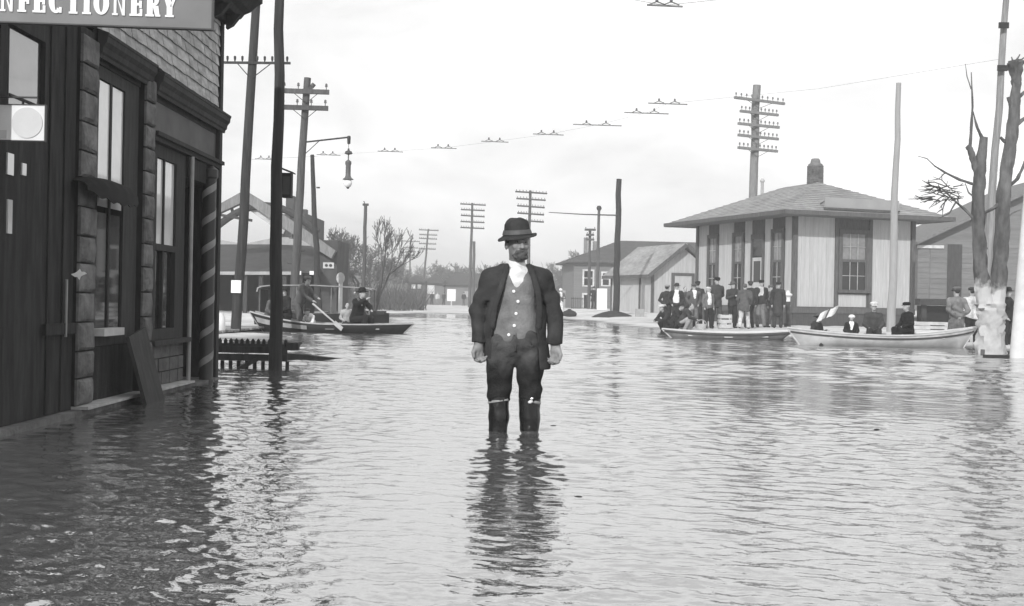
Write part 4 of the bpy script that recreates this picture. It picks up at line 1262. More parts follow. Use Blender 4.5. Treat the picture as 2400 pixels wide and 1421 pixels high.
def depot():
    gzv = .10
    T = thing('railway_depot', "pale boarded railway depot with dark trim, wide eaves and a hipped roof", 'depot', (11.36, 50.0, 0), AZ)
    Lw, Mw, ZE = 5.77, 8.5, 4.58
    O = .06
    MB().box(O, O, -.2, Lw - O, Mw - O, ZE).build('wall', trim_dark, T)
    MB().box(-.03, -.03, -.2, Lw + .03, Mw, .62).build('skirting', wood("depot_skirt", .075), T)
    MB().box(-.06, -.06, .64, Lw + .06, Mw, .88).build('sill_board', trim_dark, T)
    # right (gable) side: boards / window / boards
    z0, z1 = .90, ZE - .02
    for x, y in ((-.04, -.04), (Lw - .14, -.04), (-.04, Mw - .2)):
        MB().box(x, y, .885, x + .18, y + .18, ZE).build('corner_board', trim_dark, T)
    a0 = .16; a1 = 1.93; b0, b1 = 3.72, 5.60
    boards(T, (a0, O), 1, 0, a1 - a0, z0, z1, board_white); boards(T, (b0, O), 1, 0, b1 - b0, z0, z1, board_white)
    MB().box(a1, -.02, .885, a1 + .14, O, ZE).build('stile', trim_dark, T); MB().box(b0 - .15, -.02, .885, b0 - .01, O, ZE).build('stile', trim_dark, T)
    boards(T, (a1 + .22, O), 1, 0, b0 - a1 - .46, .92, 1.44, board_white)
    window(T, (a1 + .16, .02), 1, 0, b0 - a1 - .33, 1.58, 4.10, 2, 3, trim_dark, upper_pale=True)
    # left (track) side, away from the corner: pier, window, pier, door, pier, window, pier, window, pier
    def left(y0, y1): boards(T, (O, y1), 0, -1, y1 - y0, z0, z1, board_white)
    y = .16
    spec = [('w', .62), ('win', .98), ('w', .62), ('door', 1.05), ('w', .62), ('win', .98), ('w', 1.35), ('win', .98), ('w', .95)]
    for kind, d in spec:
        if kind == 'w': left(y + .01, y + d - .01)
        elif kind == 'win': window(T, (.02, y + d), 0, -1, d, 1.45, 4.10, 2, 2, trim_dark, upper_pale=True)
        else:
            dr = MB(); dr.box(-.03, y, .66, .02, y + .12, 3.95); dr.box(-.03, y + d - .12, .66, .02, y + d, 3.95); dr.box(-.03, y + .12, 3.75, .02, y + d - .12, 3.95)
            D = dr.build('door', trim_dark, T)
            MB().box(.0, y + .13, .66, .04, y + d - .13, 2.95).build('door_leaf', board_white, D)
            MB().box(.0, y + .13, 3.02, .03, y + d - .13, 3.74).build('transom_pane', glass_old, D)
            MB().box(-.01, y + .25, 1.9, -.001, y + d - .25, 2.8).build('pane', glass_old, D)
            MB().lathe([(0, -.03), (.03, -.02), (.03, .02), (0, .03)], c=(-.03, y + .22, 1.75), n=8).build('knob', M("brass_knob", .4), D)
        y += d
    r, zr = hip_roof(T, 0, 0, Lw, Mw, ZE, 1.62, 1.12, shingle, soffit_m)
    cx, cy = r[0][0] + .10, r[0][1] + .35
    brick = M("chimney_brick", .15, rough=.95, var=.3, scale=8, bump=.5, bscale=30, dirt=.4, rnd=.2)
    CH = MB().box(cx - .24, cy - .24, zr - .9, cx + .24, cy + .24, zr + .70).build('chimney', M("chimney_mortar", .22, rough=.95), T)
    rng = random.Random(9); z = zr - .35; row = 0
    while z < zr + .68:                                   # brickwork on the faces in view, each brick its own piece
        h = .085
        for face in (0, 1):
            a = -.255 + (.0 if row % 2 else -.0)
            L_ = .51
            n = 3 if row % 2 else 2
            ed = [0, .30, .70, 1] if row % 2 else [0, .5, 1]
            for i in range(len(ed) - 1):
                p, q = a + L_ * ed[i] + .005, a + L_ * ed[i + 1] - .005
                o = .262 + rng.uniform(-.003, .006)
                if face == 0: MB().box(cx + p, cy - o, z + .005, cx + q, cy - .235, z + h - .005).build('brick', brick, CH)
                else: MB().box(cx - o, cy + p, z + .005, cx - .235, cy + q, z + h - .005).build('brick', brick, CH)
        z += h; row += 1
    b = MB().lathe([(.30, 0), (.32, .05), (.30, .12), (.22, .16), (.20, .30), (.15, .36), (.15, .33), (0, .33)], c=(cx, cy, zr + .705), n=14)
    b.build('chimney_cap', M("chimney_cap", .16, rough=.9, var=.3), CH, smooth=True)
    MB().lathe([(.07, -.7), (.07, .62), (.11, .64), (.11, .72), (.05, .80), (0, .80)], c=(r[1][0] - .6, r[1][1] + .9, zr - .35), n=10).build('vent_pipe', M("galvanised_pipe", .38, rough=.5, var=.2), T, smooth=True)
    # long pale name board standing on the near slope of the roof
    s = MB(); a, q = .75, -1.0
    s.box(a, q, ZE + .30, a + 3.5, q + .05, ZE + .70); NB = s.build('name_board', M("faded_board_paint", .29, rough=.8, var=.08, scale=2), T)
    MB().box(a - .03, q - .02, ZE + .235, a + 3.53, q + .06, ZE + .298).build('ledge', trim_dark, NB)
    for k in range(4):
        MB().beam((a + .3 + k * .95, q + .07, ZE + .7), (a + .3 + k * .95, q + .80, ZE + .50), .04, .04).build('stay', trim_dark, NB)
depot()
def shed():
    T = thing('freight_shed', "small pale gabled shed with dark eaves beyond the depot's far corner", 'shed', (XAT(1527, 72, .5), 72.0, .25), AZ)
    W_, D_, E_ = 4.0, 6.0, 2.45
    MB().box(.05, .05, -.5, W_ - .05, D_, E_).build('wall', trim_dark, T)
    pts = [(.05, E_), (W_ - .05, E_), (W_ / 2, E_ + 1.52)]
    MB().prism(pts, .2, lambda a, b, t: Vector((a, .05 + t, b))).build('gable_core', trim_dark, T)
    for x, y in ((-.02, -.02), (W_ - .12, -.02), (-.02, D_ - .14)):
        MB().box(x, y, -.5, x + .14, y + .14, E_).build('corner_board', trim_dark, T)
    # gable boards follow the slope
    n = 20
    for i in range(n):
        a, b = .13 + (W_ - .26) * i / n + .004, .13 + (W_ - .26) * (i + 1) / n - .004
        top = lambda x: E_ + 1.50 * (1 - abs(x - W_ / 2) / (W_ / 2))
        t = .03 if i % 2 else .018
        if 1.30 < (a + b) / 2 < 2.70:
            lo = 2.47
        else: lo = .06
        q = [(a, lo), (b, lo), (b, top(b)), ((a + b) / 2, top((a + b) / 2)), (a, top(a))]
        MB().prism(q, t, lambda x, z, d: Vector((x, .05 - d, z))).build('wall_board', board_white, T)
    f = MB(); f.box(1.27, -.04, .05, 1.43, .05, 2.47); f.box(2.57, -.04, .05, 2.73, .05, 2.47); f.box(1.43, -.04, 2.31, 2.57, .05, 2.47)
    D = f.build('door', trim_dark, T); MB().box(1.44, .0, .06, 2.56, .04, 2.30).build('door_leaf', board_white, D)
    boards(T, (.05, D_ - .15), 0, -1, D_ - 1.95, .06, E_, board_white); boards(T, (.05, 1.62), 0, -1, 1.46, .06, E_, board_white)
    MB().box(-.02, 1.64, -.1, .05, 1.80, E_).build('stile', trim_dark, T)
    MB().box(-.04, -.04, -.5, W_, D_, .04).build('skirting', wood("depot_skirt", .075), T)
    o = .42; ov = .40
    for s in (-1, 1):
        xr = W_ / 2; xe = W_ / 2 + s * (W_ / 2 + o); zr = E_ + 1.66; ze = E_ + 1.66 - 1.56 * (W_ / 2 + o) / (W_ / 2)
        rf = MB(); rf.prism([(xr, zr), (xe, ze), (xe, ze + .09), (xr, zr + .10)] if s < 0 else [(xr + .002, zr), (xr + .002, zr + .10), (xe, ze + .09), (xe, ze)], D_ + 2 * ov, lambda a, b, t: Vector((a, -ov + t, b)))
        rf.build('roof', shingle, T)
        MB().beam((xr - s * -.02, -ov - .025, zr + .0), (xe, -ov - .025, ze + .0), .04, .22).build('barge_board', trim_dark, T)
        MB().beam((xe + s * .022, -ov, ze + .0), (xe + s * .022, D_ + ov, ze + .0), .04, .20).build('fascia', trim_dark, T)
shed()
def house():
    Y = 104.0
    x0 = XAT(1345, Y, 3); x1 = XAT(1790, Y, 3)
    T = thing('section_house', "grey two-storey house with hipped roof and pale window frames beyond the shed", 'house', (x0, Y, .3), R(4))
    W_ = x1 - x0; D_ = 9.0; E_ = 3.95
    MB().box(0, 0, -.6, W_, D_, E_).build('wall', M("grey_clapboard", .17, rough=.9, var=.12, scale=1.5, bump=.3, bscale=3, stretch=(.2, .2, 9)), T)
    hip_roof(T, 0, 0, W_, D_, E_, 2.0, .55, M("slate_roof", .085, rough=.9, var=.25, scale=2, bump=.4, bscale=8), trim_dark)
    pale = M("pale_frame_paint", .55, rough=.8)
    def win(a, w_, z0, z1, door=False):
        f = MB(); c = .14
        f.box(a, -.06, z0, a + c, .0, z1); f.box(a + w_ - c, -.06, z0, a + w_, .0, z1); f.box(a + c, -.06, z1 - c, a + w_ - c, .0, z1)
        if not door: f.box(a + c, -.08, z0, a + w_ - c, .0, z0 + .1)
        W = f.build('door' if door else 'window', pale, T)
        MB().box(a + c, -.02, z0 + (.0 if door else .1), a + w_ - c, -.004, z1 - c).build('door_leaf' if door else 'pane', M("dark_door", .02, rough=.5) if door else glass_old, W)
        if not door:
            MB().box(a + c, -.04, (z0 + z1) / 2 - .03, a + w_ - c, -.022, (z0 + z1) / 2 + .03).build('meeting_rail', pale, W)
    win(.72, 1.0, 1.9, 3.35); win(2.3, .8, 1.95, 3.2); win(3.9, .9, 1.9, 3.3); win(.72, .85, -.3, 1.35, True)
    for cx, w_, h in ((1.25, .32, .85), (2.05, .45, .55)):
        MB().box(cx, 3.4, E_ + .4, cx + w_, 3.4 + w_, E_ + 1.4 + h).build('chimney', M("chimney_mortar", .22), T)
    T2 = thing('iron_fence', "low black iron picket fence before the grey two-storey house", 'fence', (XAT(1338, 98, .4), 98.0, .25))
    for z in (.12, .88): MB().box(0, -.02, z, 2.1, .02, z + .05).build('rail', M("black_iron", .02, rough=.5), T2)
    me = MB().box(-.018, -.05, 0, .018, -.022, 1.02).mesh('picket', M("black_iron", .02))
    for k in range(15):
        o = link(me, 'picket', T2); o.location = (.06 + k * .142, 0, 0)
house()
# pale sheet of board propped by the shed
pb = P(1411, 697, 88)
b = MB().beam((pb.x, 88, .30), (pb.x, 88.15, 1.88), .72, .05, up=(0, 1, 0))
tag(b.build('white_panel', M("white_panel", .8, rough=.7, var=.05)), "bright white upright board beside the small pale shed", 'board')
def freight_house():
    Y = 62.0
    xl = XAT(2150, Y, 2.0)
    T = thing('freight_house', "large grey boarded freight house behind the forked tree, raised above a dark platform", 'warehouse', (xl, Y, .1), R(-4))
    W_, D_ = 15.0, 12.0
    grey = wood("freight_grey_paint", .19, stretch=(1, 1, 14), rnd=.05, var=.12, dirt=.2, dscale=.4)
    E_ = 4.15
    MB().box(.02, .05, 1.30, W_, D_, E_).build('wall', grey, T)
    z = 1.30; 
    while z < E_ - .05:
        h = .26
        MB().prism([(0, 0), (.035, 0), (.012, h), (0, h)], W_ - .6, lambda a, c, t, z=z: Vector((.62 + t, .05 - a, z + c))).build('siding_board', grey, T)
        MB().prism([(0, 0), (.035, 0), (.012, h), (0, h)], .55, lambda a, c, t, z=z: Vector((t, .05 - a, z + c))).build('siding_board', grey, T)
        z += h
    MB().box(1.45, -.03, 1.31, 2.15, .01, E_ - .1).build('door', wood("freight_door", .06), T)
    # gable above: barge, roof slopes
    ap = (W_ * .5, E_ + 3.6)
    MB().prism([(.02, E_), (W_, E_), ap], D_ - .06, lambda a, b, t: Vector((a, .052 + t, b))).build('gable', grey, T)
    for s, xe in ((-1, -.15), (1, W_ + .6)):
        ze = E_ + (-.15 if s < 0 else -.28)
        rf = MB().prism([(ap[0], ap[1] + .02), (xe, ze), (xe, ze + .14), (ap[0], ap[1] + .16)] if s < 0 else [(ap[0] + .003, ap[1] + .02), (ap[0] + .003, ap[1] + .16), (xe, ze + .14), (xe, ze)], D_ + 1.0, lambda a, b, t: Vector((a, -.5 + t, b)))
        rf.build('roof', M("freight_roof", .16, rough=.9, var=.2), T)
    MB().box(-.05, -.06, E_ - .32, 1.25, -.001, E_ - .16).build('fascia', M("pale_frame_paint", .55), T)
    MB().box(-.1, -.9, .98, W_, .05, 1.28).build('platform', wood("platform_timber", .05), T)
    for k in range(9):
        MB().box(.1 + k * 1.8, -.6, -.4, .32 + k * 1.8, -.35, .98).build('post', wood("platform_timber", .05), T)
    MB().box(0, -.2, -.4, W_, .02, .96).build('underside', M("shade_black", .015, rough=1), T)  # near-black block painted as the shade below the platform
    return T
freight_house()
# ------------------------------------------------------------------ poles, arms, wires and the hanging arc lamp
pole_dark = wood("creosoted_pole", .05, stretch=(8, 8, .6), rnd=.15, var=.35, dirt=.25)
pole_grey = wood("weathered_pole", .09, stretch=(8, 8, .6), rnd=.15, var=.3, dirt=.25)
pole_pale = wood("bleached_pole", .30, stretch=(8, 8, .6), rnd=.05, var=.12)
porcelain = M("insulator_glass", .12, rough=.3, var=.3, spec=.5)
iron = M("black_iron", .02, rough=.5)
PIN = MB().lathe([(.012, 0), (.012, .07), (.034, .075), (.038, .10), (.03, .125), (.034, .14), (.02, .165), (0, .17)], n=8).mesh('insulator', porcelain, True)
def utility_pole(label, bx, by, bz, tx, ty, tz, r0, r1, mat, arms=(), group=None, yaw=0.0, pins=True, steps=0, arm_w=.09, brace=True, cat='utility pole', name='utility_pole'):
    """leaning round pole from its foot to its top; arms = [(z, half length left, half length right, number of pins)]"""
    T = thing(name, label, cat, (bx, by, bz), 0, group)
    top = Vector((tx - bx, ty - by, tz - bz)); n = 9
    rng = random.Random(int(abs(bx * 100 + by)))
    pts = [top * (i / n) + Vector((rng.uniform(-1, 1), rng.uniform(-1, 1), 0)) * r0 * .18 * (0 < i < n) for i in range(n + 1)]
    MB().tube(pts, [r0 + (r1 - r0) * i / n for i in range(n + 1)], 10).build('shaft', mat, T, smooth=True)
    for az, l0, l1, k in arms:
        c = top * ((az - bz) / (tz - bz))
        d = Vector((math.cos(yaw), math.sin(yaw), rng.uniform(-.012, .012)))
        o = Vector((math.sin(yaw), -math.cos(yaw), 0)) * (r1 + arm_w * .45)
        A = MB().beam(c + o - d * l0, c + o + d * l1, arm_w * .85, arm_w)
        if not pins:
            for i in range(k):
                s = -l0 + .08 + (l0 + l1 - .16) * i / max(1, k - 1)
                if abs(s) > .12: A.lathe([(.012, 0), (.03, .06), (.03, .12), (0, .14)], c=c + o + d * s + Vector((0, 0, arm_w / 2)), n=5)
        ao = A.build('crossarm', mat, T)
        if brace:
            MB().tube([c + o * 1.05 - d * l0 * .5 - Vector((0, 0, arm_w * .4)), c + o * .8 - Vector((0, 0, .38))], .012, 5).build('brace', iron, T)
            MB().tube([c + o * 1.05 + d * l1 * .5 - Vector((0, 0, arm_w * .4)), c + o * .8 - Vector((0, 0, .38))], .012, 5).build('brace', iron, T)
        if pins:
            for i in range(k):
                s = -l0 + .10 + (l0 + l1 - .20) * i / max(1, k - 1)
                if abs(s) > .12:
                    q = link(PIN, 'insulator', ao); q.location = c + o + d * s + Vector((0, 0, arm_w / 2)); q.scale = (1.25,) * 3
    for i in range(steps):
        z = 2.2 + i * .42; c = top * (z / top.z); s = 1 if i % 2 else -1
        MB().tube([c, c + Vector((s * (r0 + .11), -.02, 0)), c + Vector((s * (r0 + .11), -.02, .04))], .011, 5).build('step', iron, T)
    return T
def pole_px(label, base, top, Y, r0, r1, mat, bz=-.1, **k):
    b, t = P(*base, Y), P(*top, Y)
    d = (t - b); b2 = b + d * ((bz - b.z) / d.z) if abs(d.z) > 1e-6 else b
    return utility_pole(label, b2.x, Y, bz, t.x, Y, t.z, r0, r1, mat, **k), b2, t
# near left: tall pole on the boardwalk, with a notice tacked to it
T1, b1, t1 = pole_px("tall dark leaning pole with a white notice tacked on, on the boardwalk", (553, 765), (604, -40), 29.5, .125, .10, pole_dark, bz=.05, arms=[(P(588, 150, 29.5).z, .65, .95, 9)], arm_w=.055, yaw=R(-4), pins=False)
c = P(553, 672, 29.3)
tag(MB().box(c.x - .115, 29.30, c.z - .15, c.x + .11, 29.375, c.z + .15).build('notice', M("white_paper", .8)), "white paper notice tacked to the tall dark pole on the boardwalk", 'notice')
T2, b2, t2 = pole_px("thick near pole rising from the flood beside the dark picket walkway", (645, 850), (657, -40), 15.6, .088, .058, pole_dark, bz=-.35)
# hooded box hung on that pole
c = P(671, 434, 15.7)
hb = thing('sign_box', "dark hooded box hanging on the thick pole beside the walkway", 'box', (c.x, 15.75, c.z))
hw, hh = .058, .155
MB().box(-hw, -.05, -hh, hw, .10, hh).build('body', wood("box_dark", .03), hb)
MB().prism([(-.075, hh + .052), (.085, hh - .006), (.085, hh + .010), (-.075, hh + .07)], .21, lambda a, b, t: Vector((a, -.085 + t, b))).build('hood', wood("box_dark", .03), hb)
MB().box(-.045, -.056, -.12, .045, -.051, .11).build('panel', M("box_panel", .07), hb)
MB().tube([(-.12, .02, .04), (-.02, .02, .04)], .014, 6).build('bracket', iron, hb)
# pole with the arc lamp
T3, b3, t3 = pole_px("grey pole with two crossarms and a bracket for the arc lamp", (686, 735), (721, 183), 41.0, .155, .115, pole_grey, bz=-.2, arms=[(P(717, 217, 41).z, .82, .75, 4), (P(716, 255, 41).z, .82, .75, 4)], steps=3, arm_w=.15, yaw=R(6))
tk = P(733, 203, 41)
MB().beam(P(722, 214, 40.95), P(737, 197, 40.95), .1, .12).build('top_pin', pole_grey, T3, world=True)
a0, a1 = P(711, 334, 41), P(818, 322, 41)
lamp_arm = MB().tube([a0, a1], .028, 8); lamp_arm.tube([a0 + Vector((0, 0, -.45)), a0.lerp(a1, .35) + Vector((0, 0, -.01))], .014, 6); lamp_arm.lathe([(.0, .05), (.05, .04), (.06, -.02), (.05, -.22), (0, -.24)], c=a1, n=10)
tag(lamp_arm.build('lamp_arm', iron, T3, world=True, smooth=True))
lz = P(817, 355, 41)
LT = thing('arc_lamp', "hanging arc street lamp with canopy and globe on the crossarm pole's bracket", 'street lamp', (lz.x, 41.0, lz.z))
MB().tube([(0, 0, .32), (0, 0, .06)], .008, 5).build('cord', iron, LT)
MB().lathe([(0, .10), (.03, .09), (.04, .02), (.10, .0), (.125, -.05), (.13, -.085), (.05, -.11), (.03, -.11), (0, -.11)], n=16).build('pulley_cover', M("lamp_iron", .05, rough=.5), LT, smooth=True)
MB().lathe([(0, -.11), (.02, -.11), (.02, -.28), (.05, -.30), (.10, -.34), (.105, -.42), (.085, -.46), (.085, -.80), (.10, -.84), (.12, -.88), (.18, -.92), (.18, -.94), (0, -.94)], n=18).build('housing', M("lamp_grey", .10, rough=.45, var=.3, scale=5), LT, smooth=True)
MB().lathe([(.09, -.942), (.135, -1.0), (.14, -1.08), (.10, -1.16), (.05, -1.195), (0, -1.2)], n=18).build('globe', M("opal_globe", .85, rough=.2, var=.03), LT, smooth=True)
MB().lathe([(0, -1.19), (.05, -1.185), (.05, -1.21), (.03, -1.24), (0, -1.245)], n=12).build('finial', iron, LT, smooth=True)
# slim black leaning pole over the market roof
T4, b4, t4 = pole_px("slim black pole leaning left behind the market gable", (746, 700), (732, 363), 53.0, .16, .085, wood("black_pole", .034, stretch=(8, 8, .6)), bz=-.1, steps=0)
for p in ((742, 440),):
    q = P(*p, 53); MB().beam(q, q + Vector((.14, 0, 0)), .08, .06).build('step', iron, T4, world=True)
# pale pole with a small cap among the bare trees
T5, b5, t5 = pole_px("pale slim pole with a small cap before the bare trees", (851, 700), (857, 480), 68.0, .12, .09, pole_grey, bz=0)
MB().beam(t5 + Vector((-.16, 0, .0)), t5 + Vector((.16, 0, .0)), .16, .12).build('cap', pole_grey, T5, world=True)
MB().beam(t5 + Vector((-.05, 0, .05)), t5 + Vector((-.1, 0, .2)), .05, .05).build('cap_pin', pole_grey, T5, world=True)
# the line of five-armed telegraph poles running off to the left
tg = "five-armed telegraph poles along the railway"
def telegraph(label, px, ytop, yarms, halfpx, Y, r0=.17, r1=.11, mat=None, lean=0, pins=True, nar=None, bz=0):
    t = P(px, ytop, Y); zs = [P(px, ya, Y).z for ya in yarms]
    sc = Y / 2900.0
    yaw = R(30)
    hl = [(h * sc / math.cos(yaw)) for h in halfpx]
    return utility_pole(label, t.x - lean * sc, Y, bz, t.x, Y, t.z, r0, r1, mat or pole_grey, arms=[(z, h, h, 10) for z, h in zip(zs, hl)], group=tg, yaw=yaw, pins=pins, arm_w=.13, brace=pins)
telegraph("tallest five-armed telegraph pole, standing behind the depot roof", 1774, 200, [238, 267, 296, 323, 352], [66, 50, 54, 53, 52], 63.0, r0=.24, r1=.20, mat=wood("telegraph_pale", .20, stretch=(8, 8, .6)), lean=10)
telegraph("five-armed telegraph pole rising directly behind the wading man's hat", 1243, 447, [452, 468, 485, 502, 519], [37, 34, 32, 31, 31], 104.0, lean=2, pins=False)
telegraph("five-armed telegraph pole with a doubled shaft, left of the wading man", 1107, 476, [480, 493, 507, 521, 535], [29, 27, 27, 27, 27], 124.0, lean=2, pins=False)
q = P(1111, 566, 123.6); q0 = P(1110, 700, 123.6)
utility_pole("short stub pole strapped beside the doubled telegraph pole", q0.x, 123.6, 0, q.x, 123.6, q.z, .16, .14, pole_grey)
telegraph("leaning five-armed telegraph pole among the far hazy trees", 1004, 537, [540, 551, 560, 572, 584], [22, 20, 20, 19, 19], 172.0, lean=12, pins=False)
telegraph("small faint telegraph pole with its upper arm longest, far down the line", 962, 563, [566, 581, 590, 599, 604], [20, 16, 12, 10, 10], 214.0, lean=0, pins=False)
telegraph("faintest telegraph pole, farthest left in the line", 946, 581, [584, 592, 600], [10, 9, 9], 250.0, lean=0, pins=False)
# right of the street: dark pole with a long bracket, and its neighbours
T6, b6, t6 = pole_px("thick black pole with a long thin bracket arm beside the small shed", (1443, 735), (1451, 420), 68.0, .19, .145, wood("black_pole", .034), bz=.1)
q0, q1 = P(1446, 505, 67.8), P(1286, 498, 67.8)
MB().tube([q0, q0.lerp(q1, .5) + Vector((0, 0, -.03)), q1], [.04, .032, .02], 6).build('bracket_arm', pole_grey, T6, world=True)
T7, b7, t7 = pole_px("slim pole with a round knob on top, before the two-storey house", (1399, 720), (1404, 492), 92.0, .13, .10, pole_grey, bz=.2)
MB().lathe([(0, .2), (.14, .16), (.2, .0), (.14, -.16), (0, -.2)], c=t7 + Vector((0, 0, .12)), n=12).build('knob', iron, T7, world=True, smooth=True)
T8, b8, t8 = pole_px("short pole with three tiny arms before the two-storey house", (1380, 700), (1383, 537), 94.0, .13, .10, pole_grey, bz=.2, arms=[(P(1383, 539, 94).z, .42, .42, 3), (P(1383, 551, 94).z, .30, .30, 3), (P(1383, 562, 94).z, .32, .32, 3)], pins=False, brace=False, arm_w=.16)
# right foreground poles
pole_px("tall pale pole before the depot's right half", (2088, 778), (2106, 195), 41.5, .155, .085, pole_pale, bz=-.05)
T9, b9, t9 = pole_px("very tall pale pole leaning right behind the forked tree", (2301, 800), (2360, -30), 30.5, .115, .075, wood("tall_pale_pole", .24, stretch=(8, 8, .6)), bz=-.15)
for p, s in (((2352, 60), -1), ((2349, 160), 1)):
    q = P(*p, 30.3); MB().beam(q + Vector((-.12, 0, 0)), q + Vector((.12, 0, 0)), .06, .14).build('iron_band', iron, T9, world=True)
bw = P(2389, 838, 24.0); tw = P(2424, 380, 24.0)
wp = MB(); n = 12
wp.tube([bw + (tw - bw) * (-.12 + 1.12 * i / n) for i in range(n + 1)], [.185 - .045 * i / n for i in range(n + 1)], 16)
tag(wp.build('painted_post', M("whitewash", .70, rough=.9, var=.10, scale=4, bump=.2, bscale=14, dirt=.12), smooth=True), "thick white painted leaning post at the picture's right edge", 'post')
# slack overhead line across the street, carrying wooden yokes with two insulators each
Wp = [P(742, 367, 53.0), P(770, 363, 52.6), P(915, 355, 51.0), P(1040, 347, 49.4), P(1160, 332, 47.2), P(1285, 315, 44.8), P(1400, 293, 42.3), P(1515, 265, 39.6), P(1565, 243, 37.6)]
last = P(2350, 138, 30.6)
Wp.append(Wp[-1].lerp(last, .5) + Vector((0, 0, -.15))); Wp.append(last)
tag(MB().tube(Wp, .0036, 4).build('overhead_wire', M("wire_grey", .25, rough=.6)), "thin overhead wire strung with yokes across the street", 'wire')
def yoke(p, half, label, tilt=0):
    T = thing('wire_yoke', label, 'wire yoke', p, R(tilt), "yokes hanging on the overhead wires")
    b = MB().beam((-half, 0, .0), (half, 0, -.02), .030, .030); b.build('spreader', M("yoke_wood", .16), T)
    for s in (-.45, .35):
        MB().beam((s * half - .14, 0, .01), (s * half, 0, .07), .022, .022).beam((s * half, 0, .07), (s * half + .16, 0, .01), .022, .022).build('hanger', M("yoke_wood", .16), T)
        MB().lathe([(0, -.02), (.030, 0), (.034, .05), (.02, .08), (0, .08)], c=(s * half, 0, .07), n=7).build('insulator', porcelain, T)
ylab = ["wire yoke hanging between the black slim pole and the arc lamp", "second wire yoke along, just right of the arc lamp", "wire yoke above the leaning bare tree", "wire yoke above the doubled telegraph pole", "wire yoke above the bracket arm's tip", "wire yoke above the thick black pole", "lower of the two close wire yokes left of the tallest telegraph pole", "upper of the two close wire yokes left of the tallest telegraph pole"]
for p, hf, lb_ in zip(Wp[1:9], [28, 30, 30, 32, 36, 57, 52, 46], ylab):
    yoke(p, hf * p.y / 2900.0, lb_)
p = P(622, 373, 54.0); yoke(p, 24 * 54 / 2900.0, "wire yoke between the two near leaning poles")
tag(MB().tube([P(590, 374, 54.2), P(622, 372.5, 54), P(742, 367, 53)], .007, 4).build('overhead_wire', M("wire_grey", .25)), "short thin wire running left from the black slim pole", 'wire')
p = P(1558, 13, 24.0); yoke(p, 42 * 24 / 2900.0, "highest wire yoke, at the top edge of the picture")
tag(MB().tube([P(1380, -18, 24.5), p + Vector((0, 0, .0)), P(1760, -8, 23.0)], .005, 4).build('overhead_wire', M("wire_grey", .25)), "thin wire carrying the highest yoke", 'wire')
# ------------------------------------------------------------------ left bank: boardwalk, picket walkway, market with its arched gable, shops behind
old_wood = wood("weathered_dark_wood", .055)
def picket_walk():
    Y = 16.0
    T = thing('picket_walkway', "low dark plank walkway with a toothed picket edge at the shop's end", 'walkway', (-3.75, Y, 0))
    xl, xr = -.05, .92
    zr = P(600, 806, Y).z
    MB().box(xl, 0, zr - .035, xr - .10, .05, zr).build('rail', old_wood, T)
    me = MB().add([(-.022, -.012, 0), (.022, -.012, 0), (.022, .012, 0), (-.022, .012, 0), (-.022, -.012, .05), (.022, -.012, .05), (.022, .012, .05), (-.022, .012, .05), (0, -.012, .078), (0, .012, .078)], [(0, 1, 5, 4), (1, 2, 6, 5), (2, 3, 7, 6), (3, 0, 4, 7), (4, 5, 8), (6, 7, 9), (5, 6, 9, 8), (7, 4, 8, 9)]).mesh('picket', old_wood)
    for k in range(13):
        o = link(me, 'picket', T); o.location = (xl + .03 + k * .071, .025, zr - .01)
    for k in range(2):
        MB().box(xl, -.03 - .01 * k, zr - .125 - k * .098 + .004, xr - .06, -.002, zr - .036 - k * .098).build('plank', old_wood, T)
    rng = random.Random(5)
    for k in range(9):
        x = xl + .04 + k * .105
        MB().box(x, .0 + rng.uniform(0, .03), -.4, x + .045, .05, zr - .225).build('pile', old_wood, T)
    for k in range(4):
        MB().box(xl, .06 + k * .29, zr - .045, xr - .08, .06 + k * .29 + .28, zr - .012).build('deck_plank', old_wood, T)
    MB().box(xr - .08, -.02, zr - .075, xr + .08, .10, zr + .02).build('beam_end', old_wood, T)
    MB().beam((.2, -.12, -.05), (.5, -.02, .12), .05, .05).build('brace', old_wood, T)
picket_walk()
a, b = P(664, 834, 15.4), P(800, 842, 16.4)
pl = MB(); vs = []
q0, q1 = G(660, 842, 0), G(800, 842.5, 0)
for p, zt, zb, wd in ((q0, .085, -.03, .22), (q0.lerp(q1, .45), .065, -.05, .22), (q0.lerp(q1, .5), .05, -.05, .20), (q1, .006, -.05, .14)):
    vs += [(p.x, p.y - .02, zb), (p.x, p.y + wd, zb), (p.x, p.y + wd, zt), (p.x, p.y - .02, zt)]
fs = [(0, 1, 2, 3), (15, 14, 13, 12)]
for i in range(3):
    for k in range(4):
        fs.append((i * 4 + k, i * 4 + (k + 1) % 4, (i + 1) * 4 + (k + 1) % 4, (i + 1) * 4 + k))
tag(pl.add(vs, fs).build('floating_plank', old_wood), "dark sloping plank half sunk beside the picket walkway", 'plank')
